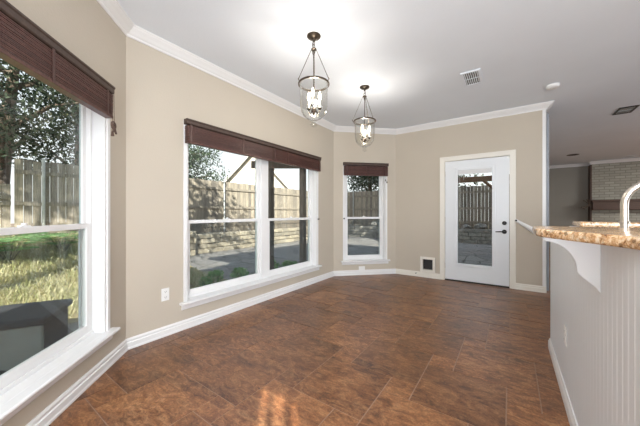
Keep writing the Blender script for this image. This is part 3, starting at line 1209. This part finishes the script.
# ------------------------------------------------------------------ pendant lamps
def make_pendant(x, y, rz, label):
    root = thing('pendant_lamp', label, 'pendant lamp', (x, y, H), rz, 'bell jar pendant lamps')
    T = ROOTM[root.name]
    m = MB(T)
    m.lathe([(0, 0), (0.060, 0), (0.062, -0.006), (0.056, -0.014), (0.030, -0.026), (0.014, -0.034), (0.009, -0.05), (0, -0.052)], (0, 0, 0), 28)
    m.build('canopy', M['bronze'], root, smooth=True)
    m = MB(T)
    m.ring((0, 0, -0.066), 0.015, 0.0035, 'y', 14, 6)
    m.ring((0, 0, -0.092), 0.014, 0.0035, 'x', 14, 6)
    m.ring((0, 0, -0.135), 0.030, 0.0035, 'y', 18, 6, 0.62)
    m.build('hanging_loop', M['bronze'], root, smooth=True)
    m = MB(T)
    m.lathe([(0, -0.104), (0.010, -0.106), (0.024, -0.116), (0.026, -0.124), (0.008, -0.132), (0.005, -0.15), (0, -0.15)], (0, 0, 0), 16)
    m.build('cap', M['bronze'], root, smooth=True)
    zb = -0.432
    # flat band holding the jar
    m = MB(T)
    m.lathe([(0.131, zb - 0.008), (0.139, zb - 0.008), (0.141, zb - 0.004), (0.141, zb + 0.004), (0.138, zb + 0.008), (0.131, zb + 0.008)], (0, 0, 0), 40, close=True)
    band = m.build('band', M['bronze'], root, smooth=True)
    for k in range(3):
        a = 2 * math.pi * k / 3 + 0.3
        d = Vector((math.cos(a), math.sin(a), 0))
        m = MB(T)
        A = d * 0.022 + Vector((0, 0, -0.122))
        B = d * 0.147 + Vector((0, 0, zb + 0.02))
        nl = 15
        ax = (B - A).normalized()
        for i in range(nl):
            c = A.lerp(B, (i + 0.5) / nl)
            side = ax.cross(d).normalized() if i % 2 else ax.cross(ax.cross(Vector((-d.y, d.x, 0)))).normalized()
            nrm = ax.cross(side)
            hl = (B - A).length / nl * 0.66
            pts = []
            for q in range(9):
                t = 2 * math.pi * q / 8
                pts.append(c + ax * hl * math.cos(t) + side * 0.0055 * math.sin(t))
            m.tube(pts, 0.0017, 4, caps=False)
        m.build('chain', M['bronze'], root)
        m = MB(T)
        m.tube([d * 0.138 + Vector((0, 0, zb)), d * 0.150 + Vector((0, 0, zb + 0.002)), d * 0.154 + Vector((0, 0, zb + 0.012)), d * 0.147 + Vector((0, 0, zb + 0.022))], 0.0035, 6)
        m.build('hook', M['bronze'], band, smooth=True)
    # glass bell jar (open top)
    outer = [(0.130, zb + 0.012), (0.127, zb - 0.004), (0.1245, zb - 0.05), (0.1235, zb - 0.15), (0.121, zb - 0.20), (0.112, zb - 0.245),
             (0.094, zb - 0.280), (0.066, zb - 0.305), (0.034, zb - 0.318), (0.012, zb - 0.322)]
    inner = [(max(r - 0.004, 0.008), z + (0.0 if r > 0.1 else 0.004)) for r, z in outer][::-1]
    m = MB(T)
    m.lathe(outer + inner, (0, 0, 0), 40, close=True)
    m.build('glass_jar', M['jar'], root, smooth=True)
    m = MB(T)
    zf = zb - 0.322
    m.lathe([(0, zf + 0.004), (0.016, zf + 0.002), (0.030, zf - 0.006), (0.014, zf - 0.016), (0.020, zf - 0.026), (0.030, zf - 0.040), (0.026, zf - 0.052), (0.010, zf - 0.060), (0, zf - 0.062)], (0, 0, 0), 20)
    m.build('finial', M['jar'], root, smooth=True)
    # stem and candle cluster
    m = MB(T)
    m.tube([(0, 0, -0.14), (0, 0, zb - 0.27)], 0.0045, 8)
    m.lathe([(0, zb - 0.21), (0.010, zb - 0.212), (0.022, zb - 0.225), (0.024, zb - 0.24), (0.012, zb - 0.256), (0.009, zb - 0.27), (0, zb - 0.285)], (0, 0, 0), 14)
    stem = m.build('stem', M['bronze'], root, smooth=True)
    for k in range(3):
        a = 2 * math.pi * k / 3 + 1.2
        d = Vector((math.cos(a), math.sin(a), 0))
        m = MB(T)
        m.tube([d * 0.016 + Vector((0, 0, zb - 0.235)), d * 0.036 + Vector((0, 0, zb - 0.252)), d * 0.054 + Vector((0, 0, zb - 0.24)), d * 0.058 + Vector((0, 0, zb - 0.215))], 0.004, 8)
        m.lathe([(0, zb - 0.22), (0.012, zb - 0.218), (0.018, zb - 0.206), (0, zb - 0.205)], tuple(d * 0.058), 12)
        arm = m.build('arm', M['bronze'], root, smooth=True)
        m = MB(T)
        m.lathe([(0, zb - 0.206), (0.010, zb - 0.206), (0.010, zb - 0.135), (0, zb - 0.134)], tuple(d * 0.058), 12)
        m.build('candle_sleeve', M['candle'], arm, smooth=True)
        m = MB(T)
        m.lathe([(0, zb - 0.134), (0.008, zb - 0.132), (0.014, zb - 0.110), (0.0125, zb - 0.090), (0.006, zb - 0.066), (0, zb - 0.052)], tuple(d * 0.058), 14)
        m.build('bulb', M['bulb'], arm, smooth=True)
    ld = bpy.data.lights.new('pendant_glow', 'POINT')
    ld.energy = PENDANT_POWER
    ld.color = (1.0, 0.93, 0.83)
    ld.shadow_soft_size = 0.035
    lo = bpy.data.objects.new('pendant_glow', ld)
    COL.objects.link(lo)
    lo.parent = root
    lo.location = (0, 0, zb - 0.06)
    return root


make_pendant(-1.44, 1.96, R(-12), 'bronze bell jar pendant lamp hanging nearest, before the wide window')
make_pendant(-1.50, 3.12, R(78), 'smaller-looking bronze bell jar pendant lamp hanging towards the narrow window')


# ------------------------------------------------------------------ ceiling fittings
def vent(x, y, sx, sy, label, dark_slats, nl=7):
    root = thing('ceiling_vent', label, 'vent', (x, y, H - 0.012), 0, 'ceiling vents')
    f = 0.028
    m = MB()
    z0, z1 = H - 0.012, H - 0.0005
    m.box(x - sx / 2, x - sx / 2 + f, y - sy / 2, y + sy / 2, z0, z1)
    m.box(x + sx / 2 - f, x + sx / 2, y - sy / 2, y + sy / 2, z0, z1)
    m.box(x - sx / 2 + f, x + sx / 2 - f, y - sy / 2, y - sy / 2 + f, z0, z1)
    m.box(x - sx / 2 + f, x + sx / 2 - f, y + sy / 2 - f, y + sy / 2, z0, z1)
    m.build('frame', M['black'] if dark_slats else M['ceiling'], root, bevel=0.002)
    m = MB()
    m.box(x - sx / 2 + f, x + sx / 2 - f, y - sy / 2 + f, y + sy / 2 - f, H - 0.002, H - 0.0008)
    m.build('backing', M['slot'], root)
    m = MB()
    w = sx - 2 * f
    for k in range(nl):
        xx = x - sx / 2 + f + w * (k + 0.5) / nl
        m.add([(xx - 0.006, y - sy / 2 + f, H - 0.003), (xx + 0.006, y - sy / 2 + f, H - 0.011), (xx + 0.006, y + sy / 2 - f, H - 0.011), (xx - 0.006, y + sy / 2 - f, H - 0.003),
               (xx - 0.0045, y - sy / 2 + f, H - 0.003), (xx + 0.0075, y - sy / 2 + f, H - 0.011), (xx + 0.0075, y + sy / 2 - f, H - 0.011), (xx - 0.0045, y + sy / 2 - f, H - 0.003)],
              [(0, 1, 2, 3), (4, 7, 6, 5), (0, 4, 5, 1), (1, 5, 6, 2), (2, 6, 7, 3), (3, 7, 4, 0)])
    m.box(x - sx / 2 + f, x + sx / 2 - f, y - 0.003, y + 0.003, H - 0.011, H - 0.005)
    m.build('louvre', M['ceiling'] if not dark_slats else M['galv'], root)


vent(-0.37, 3.63, 0.20, 0.38, 'white square ceiling vent between the pendants and the door', False)
vent(1.445, 6.11, 0.21, 0.35, 'dark rectangular ceiling vent over the living room', True, 6)
root = thing('smoke_detector', 'round white smoke detector on the ceiling near the wall end', 'smoke detector', (0.43, 4.41, H - 0.04))
m = MB()
m.lathe([(0, H - 0.0005), (0.066, H - 0.0005), (0.068, H - 0.012), (0.062, H - 0.030), (0.05, H - 0.038), (0, H - 0.040)], (0.43, 4.41, 0), 28)
m.build('body', M['plate'], root, smooth=True)
m = MB()
m.ring((0.43, 4.41, H - 0.0385), 0.024, 0.002, 'z', 20, 5)
m.build('grille', M['galv'], root)


def can_light(x, y, r, label, mat):
    root = thing('recessed_light', label, 'ceiling light', (x, y, H - 0.008), 0, 'recessed ceiling lights')
    m = MB()
    m.lathe([(r * 0.78, H - 0.0005), (r, H - 0.0005), (r, H - 0.006), (r * 0.9, H - 0.009), (r * 0.78, H - 0.007)], (x, y, 0), 28, close=True)
    m.build('trim_ring', M[mat], root, smooth=True)
    m = MB()
    m.lathe([(0, H - 0.0005), (r * 0.78, H - 0.0005), (r * 0.78, H - 0.003), (0, H - 0.003)], (x, y, 0), 28)
    m.build('baffle', M['slot'] if mat == 'black' else M['galv'], root)


can_light(1.39, 10.0, 0.13, 'dark round recessed fitting in the living room ceiling', 'black')
can_light(2.72, 11.2, 0.12, 'pale recessed light in the ceiling before the brick wall', 'ceiling')

# ------------------------------------------------------------------ living room: brick chimney breast, mantel
BKX = 2.06
m = MB()
m.box(BKX, XR, YL - 0.30, YL, 0, H)
struct(m.build('wall_brick', M['brick']), 'whitewashed brick chimney wall in the living room', 'wall')
m = MB()
m.box(BKX - 0.035, BKX, YL - 0.31, YL, 0, H - 0.09)
struct(m.build('trim_9', M['mantel']), 'dark vertical edge strip left of the brick wall', 'trim')
FG = frame((BKX - 0.06, YL - 0.30), (1, 0), (0, -1))
mitred(FG, CP, 0, XR - BKX, 0, 0, 'trim_10', 'pale crown moulding above the brick wall', 'trim', 'crown moulding')
root = thing('mantel_shelf', 'long dark wooden mantel beam across the brick wall', 'mantel', (3.5, YL - 0.42, 1.24))
m = MB()
m.box(BKX - 0.02, 5.6, YL - 0.52, YL - 0.3005, 1.25, 1.50)
m.build('beam', M['mantel'], root, bevel=0.008)
m = MB()
m.box(BKX - 0.05, 5.63, YL - 0.56, YL - 0.3005, 1.50, 1.555)
m.build('top_board', M['mantel'], root, bevel=0.006)
# small dried sprig at the end of the mantel
m = MB()
for k in range(9):
    a = random.uniform(0, 6.28)
    e = Vector((BKX - 0.12 + 0.17 * math.cos(a), YL - 0.45 + 0.05 * math.sin(a), 1.42 + 0.14 * math.sin(a)))
    m.tube([(BKX - 0.06, YL - 0.45, 1.40), tuple(e)], 0.008, 5)
    m.lathe([(0, -0.03), (0.02, 0), (0, 0.03)], tuple(e), 6)
m.tube([(BKX - 0.06, YL - 0.45, 1.40), (BKX - 0.02, YL - 0.45, 1.40)], 0.012, 6)
tag(m.build('dried_sprig', M['bark']), 'small dark sprig hanging at the end of the mantel', 'decoration')

# ------------------------------------------------------------------ yard
GZ = -0.12
m = MB()
m.box(-8.6, 12, -9, 14.0, GZ - 0.2, GZ)
struct(m.build('patio', M['flag'], origin=(0, 0, GZ)), 'grey flagstone patio outside the windows', 'ground')
m = MB()
m.box(-60, 40, -50, 60, GZ - 0.5, GZ - 0.25)
struct(m.build('ground', M['soil']), 'open ground beyond the yard', 'ground')
# raised planting bed along the fences
m = MB()
m.prism([(-9.3, 3.2), (-8.2, 3.2), (-8.2, 13.3), (0.2, 13.3), (0.2, 14.5), (-9.3, 14.5)], GZ, 0.44)
struct(m.build('planting_bed', M['soil'], origin=(0, 0, 0)), 'raised mulch bed along the fences', 'ground')
# grass bank by the nearest window
m = MB()
nx, ny = 26, 36
gv = []


def bank_z(x, y):
    t = min(max((-4.3 - x) / 4.6, 0), 1)
    z = GZ + 0.02 + 0.70 * (t * t * (3 - 2 * t))
    return z + 0.05 * math.sin(x * 2.1 + y) * t + 0.03 * math.sin(y * 3.3) * t


for i in range(nx + 1):
    for j in range(ny + 1):
        x = -4.1 - 5.4 * i / nx
        y = -6.0 + 9.2 * j / ny
        gv.append((x, y, bank_z(x, y)))
gf = [(i * (ny + 1) + j, (i + 1) * (ny + 1) + j, (i + 1) * (ny + 1) + j + 1, i * (ny + 1) + j + 1) for i in range(nx) for j in range(ny)]
m.add(gv, gf)
struct(m.build('grass_bank', M['bank'], smooth=True), 'sloping bank of dry ground outside the nearest window', 'ground')


def blades(name, mat, n, fx_, size, label, cat):
    mm = MB()
    V, F_, Tn = [], [], []
    for i in range(n):
        x, y, z = fx_()
        h = size * random.uniform(0.5, 1.3)
        a = random.uniform(0, 6.28)
        lean = random.uniform(0.5, 1.6) * h
        d = Vector((math.cos(a), math.sin(a), 0))
        s = Vector((-d.y, d.x, 0)) * 0.0055
        p = Vector((x, y, z))
        o = len(V)
        m1 = p + d * lean * 0.4 + Vector((0, 0, h * 0.75))
        e = p + d * lean + Vector((0, 0, h * 0.8))
        V += [tuple(p - s), tuple(p + s), tuple(m1 + s), tuple(m1 - s), tuple(e)]
        F_ += [(o, o + 1, o + 2, o + 3), (o + 3, o + 2, o + 4)]
        t = random.random()
        Tn += [t, t]
    mm.v, mm.f, mm.t, mm.mi = V, F_, Tn, [0] * len(F_)
    o = mm.build(name, M[mat], recalc=False)
    return tag(o, label, cat, None, 'stuff')


def bank_pt():
    x = random.uniform(-8.4, -4.3)
    y = random.uniform(-2.2, 3.0)
    return x, y, bank_z(x, y) - 0.01


blades('dry_grass', 'grass', 16000, bank_pt, 0.17, 'dry yellow-green grass on the bank outside the nearest window', 'grass')


def leaves_mb(clusters, size, T=None):
    """clusters: (center, radii, count)"""
    mm = MB()
    V, F_, Tn = [], [], []
    for (c, rad, n) in clusters:
        c = np.array(c)
        for i in range(n):
            u = rng.normal(size=3)
            u /= np.linalg.norm(u)
            p = c + u * np.array(rad) * (rng.random() ** 0.45)
            a = rng.normal(size=3)
            a /= np.linalg.norm(a)
            b = np.cross(a, rng.normal(size=3))
            b /= np.linalg.norm(b)
            s = size * rng.uniform(0.6, 1.4)
            o = len(V)
            V += [tuple(p - a * s), tuple(p - b * s * 0.45), tuple(p + a * s), tuple(p + b * s * 0.45)]
            F_.append((o, o + 1, o + 2, o + 3))
            Tn.append(rng.random())
    mm.v, mm.f, mm.t, mm.mi = V, F_, Tn, [0] * len(F_)
    return mm


def tree(x, y, z, h, r, label, mat='leaf_dark', n=3000, size=0.13, branches=9, crown0=0.35, lean=(0, 0), trunk_r=0.16):
    root = thing('tree', label, 'tree', (x, y, z), 0, 'trees beyond the fence')
    m = MB()
    tx, ty = x + lean[0], y + lean[1]
    m.tube([(x, y, z), (x + lean[0] * .4, y + lean[1] * .4, z + h * .4), (tx, ty, z + h * .85)], [trunk_r, trunk_r * .7, trunk_r * .25], 9)
    tips = []
    for k in range(branches):
        a = 2.4 * k + random.uniform(-.4, .4)
        t = crown0 + (0.85 - crown0) * k / branches
        p = Vector((x + lean[0] * t, y + lean[1] * t, z + h * t))
        L = r * random.uniform(0.6, 1.0)
        e = p + Vector((math.cos(a) * L, math.sin(a) * L, L * random.uniform(0.25, 0.7)))
        mid = p.lerp(e, 0.5) + Vector((0, 0, 0.12 * L))
        m.tube([p, mid, e], [trunk_r * .35, trunk_r * .22, trunk_r * .08], 6)
        tips += [e, mid]
    m.build('trunk', M['bark'], root, smooth=True)
    cl = []
    per = max(1, n // (len(tips) + 2))
    for e in tips + [Vector((tx, ty, z + h * .9)), Vector((tx, ty, z + h * .7))]:
        cl.append((tuple(e), (r * .42, r * .42, r * .34), per))
    leaves_mb(cl, size).build('foliage', M[mat], root, recalc=False)
    return root


tree(-11.2, 0.9, 0.0, 7.5, 3.0, 'big dark-leaved tree beyond the grass bank, its trunk behind the fence', 'leaf_dark', 15000, 0.062, 11, 0.30, (0.3, 0.5), 0.24)
tree(-13.5, 3.2, 0.0, 7.0, 2.6, 'leafy olive-green tree behind the fence at the edge of the nearest window', 'leaf_olive', 9000, 0.06, 10, 0.25)
tree(-12.5, -2.2, 0.0, 7.0, 3.0, 'broad olive tree behind the low fence section', 'leaf_olive', 10000, 0.065, 10, 0.25)
tree(-12.6, 6.6, 0.0, 4.3, 1.9, 'small grey-green tree behind the fence in the wide window', 'leaf_dark', 6500, 0.062, 9, 0.40)
tree(-7.2, 15.6, 0.0, 5.6, 2.4, 'dark tree with a straight trunk behind the fence in the narrow window', 'leaf_dark', 11000, 0.08, 9, 0.35, (0.1, 0.1), 0.2)
tree(-4.6, 17.6, 0.0, 6.2, 2.8, 'olive tree far behind the back fence', 'leaf_olive', 5000, 0.09, 9, 0.35)


# unseen yard trees, added to dapple and shade the fences
tree(-4.0, -1.9, GZ, 6.4, 2.2, 'shade tree on the lawn left of the nearest window', 'leaf_olive', 3600, 0.075, 10, 0.5, (-0.8, 2.9), 0.18)
tree(-4.4, -5.0, GZ, 8.4, 1.9, 'unseen tree added further along the lawn to shade the fence', 'leaf_dark', 9000, 0.075, 10, 0.66, (0.0, 1.9), 0.18)
tree(-1.75, 9.2, GZ, 8.0, 3.2, 'tall unseen tree added on the patio to shade the back fence', 'leaf_dark', 17000, 0.12, 12, 0.5, (0.1, 0.2), 0.2)


# fences
def fence(A, B, zb, zt, label, posts, face):
    """boards between A and B; rails and steel posts on the side `face` (+1/-1 along the local normal)"""
    d = Vector((B[0] - A[0], B[1] - A[1]))
    L = d.length
    d.normalize()
    n = Vector((-d.y, d.x)) * face
    F = frame(A, tuple(d), tuple(n))
    root = thing('wooden_fence', label, 'fence', (A[0], A[1], zb), 0, 'weathered picket fences')
    m = MB(F)
    s = 0.0
    while s < L - 0.02:
        w = min(0.14, L - s)
        dz = random.uniform(-0.015, 0.015)
        m.box(s + 0.003, s + w - 0.003, -0.02, 0.0, zb + 0.02, zt + dz, tint=random.random())
        s += 0.143
    m.build('picket_panel', M['fence'], root)
    for z in (zb + 0.28, zb + 0.95, zt - 0.28):
        m = MB(F)
        m.box(0, L, 0.0, 0.038, z - 0.045, z + 0.045, tint=0.45)
        m.build('rail', M['fence'], root)
    for p in posts:
        m = MB(F)
        m.tube([(p, 0.07, zb - 0.1), (p, 0.07, zt + 0.03)], 0.030, 10)
        m.lathe([(0.030, zt + 0.03), (0.034, zt + 0.035), (0.02, zt + 0.06), (0, zt + 0.065)], (p, 0.07, 0), 10)
        m.build('post', M['galv'], root)
    return root


fence((-9.0, 1.05), (-9.0, 14.2), 0.42, 2.36, 'tall weathered picket fence with steel posts beyond the patio', (0.45, 2.9, 5.35, 7.8, 10.25, 12.7), -1)
fence((-9.0, -7.0), (-9.0, 1.0), 0.42, 1.78, 'lower weathered picket fence section beyond the grass bank', (1.0, 3.4, 5.8), -1)
fence((-8.95, 14.25), (0.25, 14.25), 0.42, 2.40, 'weathered picket fence at the back, seen through the door', (1.4, 3.85, 6.3, 8.75), -1)


# stone retaining walls
def stones(F, L, z0, z1, rows, wmin, wmax, mat, name, label, depth=0.28):
    m = MB(F)
    rh = (z1 - z0) / rows
    for r in range(rows):
        s = -random.uniform(0, wmin)
        while s < L:
            w = random.uniform(wmin, wmax)
            a, b = max(s, 0), min(s + w, L)
            if b - a > 0.04:
                j = random.uniform(-0.03, 0.03)
                v0 = [(a + .008, 0, z0 + r * rh + .004), (b - .008, 0, z0 + r * rh + .004), (b - .008, depth + j, z0 + r * rh + .004), (a + .008, depth + j, z0 + r * rh + .004)]
                v1 = [(p[0], p[1], z0 + (r + 1) * rh - 0.004 + random.uniform(-.012, .0)) for p in v0]
                vv = [(p[0] + random.uniform(-.01, .01), p[1] + random.uniform(-.015, .015), p[2]) for p in v0 + v1]
                m.add(vv, [(0, 3, 2, 1), (4, 5, 6, 7), (0, 1, 5, 4), (1, 2, 6, 5), (2, 3, 7, 6), (3, 0, 4, 7)], tint=random.random())
            s += w
    o = m.build(name, M[mat], bevel=0.012)
    return tag(o, label, 'stone wall')


stones(frame((-8.2, 4.6), (0, 1), (1, 0)), 8.9, GZ, 0.50, 4, 0.22, 0.55, 'limestone', 'retaining_wall', 'low pale limestone retaining wall along the patio')
stones(frame((-7.86, 13.25), (1, 0), (0, -1)), 8.0, GZ, 0.48, 4, 0.25, 0.6, 'rock', 'retaining_wall', 'low grey rock retaining wall at the back, seen through the door')
stones(frame((-8.2, 4.05), (0, 1), (1, 0)), 0.5, GZ, 0.62, 4, 0.2, 0.4, 'limestone', 'stone_pier', 'squat pale stone pier at the start of the retaining wall', 0.5)

# loose rocks on the back bed
for i, (x, y, s) in enumerate([(-1.6, 13.55, 0.16), (-1.05, 13.6, 0.2), (-0.5, 13.5, 0.15), (-2.1, 13.6, 0.18), (-2.5, 13.5, 0.14), (-5.2, 13.5, 0.22), (-5.9, 13.55, 0.2)]):
    bm = bmesh.new()
    bmesh.ops.create_icosphere(bm, subdivisions=2, radius=1.0)
    for v in bm.verts:
        v.co *= 1 + random.uniform(-.16, .16)
        v.co.x *= s * 1.3
        v.co.y *= s
        v.co.z *= s * 0.75
    me = bpy.data.meshes.new('garden_rock')
    bm.to_mesh(me)
    bm.free()
    me.materials.append(M['rock'])
    o = bpy.data.objects.new('garden_rock', me)
    COL.objects.link(o)
    o.location = (x, y, 0.44 + s * 0.6)
    tag(o, 'grey garden rock on the raised bed along the back fence', 'rock', 'garden rocks on the back bed')

# neighbour's house beyond the patio fence
gz = GZ - 0.25
Tn_ = Matrix.Translation((-17.0, 12.5, 0)) @ Matrix.Rotation(R(35.6), 4, 'Z')
root = thing('neighbour_house', 'pale neighbouring house with a steep gable behind the patio fence', 'house', (-17.0, 12.5, gz), R(35.6))
m = MB(Tn_)
m.box(-1.2, 5.0, 0.4, 10, gz, 2.4)
m.add([(-1.2, 0.4, 2.4), (5.0, 0.4, 2.4), (1.9, 0.4, 5.75), (-1.2, 10, 2.4), (5.0, 10, 2.4), (1.9, 10, 5.75)], [(0, 1, 2), (3, 5, 4), (0, 2, 5, 3), (1, 4, 5, 2)])
m.build('walls', M['siding'], root)
for sgn in (-1, 1):
    xa = 1.9 + sgn * 3.5
    za = 5.8 - 1.09 * 3.5
    m = MB(Tn_)
    m.add([(1.9, 0.0, 5.85), (xa, 0.0, za), (xa, 10.4, za), (1.9, 10.4, 5.85), (1.9, 0.0, 5.98), (xa, 0.0, za + .13), (xa, 10.4, za + .13), (1.9, 10.4, 5.98)],
          [(0, 1, 2, 3), (4, 7, 6, 5), (0, 4, 5, 1), (1, 5, 6, 2), (2, 6, 7, 3), (3, 7, 4, 0)])
    m.build('roof', M['shingle'], root)
    m = MB(Tn_)
    m.add([(1.9, -0.04, 5.75), (xa, -0.04, za - .1), (xa, 0.0, za - .1), (1.9, 0.0, 5.75), (1.9, -0.04, 6.0), (xa, -0.04, za + .15), (xa, 0.0, za + .15), (1.9, 0.0, 6.0)],
          [(0, 1, 2, 3), (4, 7, 6, 5), (0, 4, 5, 1), (2, 6, 7, 3), (1, 5, 6, 2), (3, 7, 4, 0)])
    m.build('fascia', M['fascia'], root)

# timber arbour by the wide window and the pergola by the door
root = thing('garden_arbour', 'dark timber arbour posts and beam close outside the wide window', 'arbour', (-3.5, 3.9, GZ))
for (x, y) in ((-3.76, 3.72), (-3.25, 4.07)):
    m = MB()
    m.box(x - 0.05, x + 0.05, y - 0.05, y + 0.05, GZ, 2.14)
    m.build('post', M['arbor'], root, bevel=0.006)
m = MB()
c = Vector((-3.505, 3.895))
d = Vector((0.51, 0.35)).normalized()
m.add([(c.x - d.x * .65 - d.y * s_, c.y - d.y * .65 + d.x * s_, z) for z in (1.99, 2.13) for s_ in (-.13, -.10)] +
      [(c.x + d.x * .65 - d.y * s_, c.y + d.y * .65 + d.x * s_, z) for z in (1.99, 2.13) for s_ in (-.13, -.10)],
      [(0, 1, 3, 2), (4, 6, 7, 5), (0, 4, 5, 1), (2, 3, 7, 6), (0, 2, 6, 4), (1, 5, 7, 3)])
m.build('beam', M['arbor'], root)
root = thing('pergola', 'brown timber pergola beam with a brace near the back fence', 'pergola', (-2.2, 11.8, GZ))
m = MB()
m.box(-4.3, 0.05, 11.74, 11.86, 2.33, 2.53)
m.build('beam', M['pergola'], root, bevel=0.006)
for x in (-4.2, -0.1):
    m = MB()
    m.box(x - 0.07, x + 0.07, 11.73, 11.87, GZ, 2.33)
    p = m.build('post', M['pergola'], root, bevel=0.006)
    sg = -1 if x > -2 else 1
    m = MB()
    m.tube([(x + sg * 0.05, 11.8, 1.68), (x + sg * 0.72, 11.8, 2.36)], 0.055, 4)
    m.build('brace', M['pergola'], p)


# low plants
def bush(x, y, z, r, h, label, mat, n, size, name='garden_plant', group='low green plants in the yard'):
    root = thing(name, label, 'plant', (x, y, z), 0, group)
    m = MB()
    for k in range(6):
        a = k * 1.05
        m.tube([(x, y, z - 0.01), (x + math.cos(a) * r * .3, y + math.sin(a) * r * .3, z + h * .5), (x + math.cos(a) * r * .6, y + math.sin(a) * r * .6, z + h * .8)], [0.008, 0.006, 0.003], 5)
    m.build('stems', M['bark'], root)
    leaves_mb([((x, y, z + h * .6), (r, r, h * .45), n)], size).build('foliage', M[mat], root, recalc=False)


bush(-4.45, 3.02, GZ, 0.16, 0.22, 'low green plant on the patio under the left half of the wide window', 'leaf_bright', 150, 0.045)
bush(-4.30, 2.70, GZ, 0.12, 0.16, 'smallest green plant on the patio under the wide window', 'leaf_bright', 90, 0.04)
bush(-4.25, 3.38, GZ, 0.18, 0.22, 'low green plant on the patio beside the window mullion', 'leaf_bright', 170, 0.045)
bush(-4.25, 4.15, GZ, 0.24, 0.26, 'bushy green plant seen between the timber arbour posts', 'leaf_bright', 240, 0.05)
bush(-4.10, 4.66, GZ, 0.18, 0.18, 'low green plant seen against the right arbour post', 'leaf_bright', 150, 0.045)


# ferny shrubs on the bank
def fern(x, y, label, s=1.0):
    z = bank_z(x, y)
    root = thing('fern', label, 'plant', (x, y, z), 0, 'ferny plants on the grass bank')
    m = MB()
    V, F_, Tn = [], [], []
    st = MB()
    for k in range(13):
        a = k * 2.4
        L = s * random.uniform(0.45, 0.8)
        d = Vector((math.cos(a), math.sin(a), 0))
        w = Vector((-d.y, d.x, 0))
        base = Vector((x, y, z - 0.02))
        pts = []
        for q in range(9):
            t = q / 8
            pts.append(base + d * L * t + Vector((0, 0, s * (0.75 * t - 0.45 * t * t) + 0.12 * s * min(1, t * 3))))
        st.tube(pts, [0.005 - 0.0004 * q for q in range(9)], 4)
        for q in range(2, 9):
            for sg in (-1, 1):
                p = pts[q]
                ln = s * 0.26 * (1.1 - abs(q / 8 - 0.45))
                e = p + w * sg * ln + d * ln * 0.4 + Vector((0, 0, -0.02))
                mid = p.lerp(e, 0.5)
                o = len(V)
                V += [tuple(p), tuple(mid + d * 0.065 * s), tuple(e), tuple(mid - d * 0.065 * s)]
                F_.append((o, o + 1, o + 2, o + 3))
                Tn.append(random.random())
    m.v, m.f, m.t, m.mi = V, F_, Tn, [0] * len(F_)
    m.build('fronds', M['leaf_bright'], root, recalc=False)
    st.build('stems', M['bark'], root)


fern(-6.9, 0.75, 'bright green ferny plant on the bank left of the steel post', 1.15)
fern(-7.3, 1.5, 'bright green ferny plant on the bank right of the steel post', 1.0)
fern(-7.0, 0.15, 'bright green ferny plant lowest on the bank at the window edge', 1.0)

# utility box and coiled hose outside the nearest window
root = thing('utility_box', 'grey box with a dark overhanging lid outside the nearest window', 'storage box', (-3.63, 0.265, GZ), R(-30))
Tb = Matrix.Translation((-3.63, 0.265, GZ)) @ Matrix.Rotation(R(-30), 4, 'Z')
m = MB(Tb)
m.box(-0.25, 0.25, -0.45, 0.45, 0.0, 0.35)
m.build('body', M['box'], root, bevel=0.01)
m = MB(Tb)
m.prism([(-0.29, -0.49), (0.28, -0.49), (0.28, 0.48), (-0.29, 0.48)], 0.35, 0.415)
m.build('lid', M['boxdark'], root, bevel=0.015)
m = MB(Tb)
m.box(-0.23, 0.23, 0.451, 0.458, 0.02, 0.34)
m.build('dark_panel', M['boxdark'], root)
m = MB()
for k in range(4):
    m.ring((-2.92, 0.17, GZ + 0.02 + k * 0.035), 0.17 - 0.01 * k, 0.018, 'z', 26, 6)
m.tube([(-2.76, 0.17, GZ + 0.02), (-2.74, 0.3, GZ + 0.02), (-2.82, 0.46, GZ + 0.02)], 0.018, 6)
tag(m.build('garden_hose', M['hose'], smooth=True), 'black coiled hose on the ground below the grey box', 'hose')
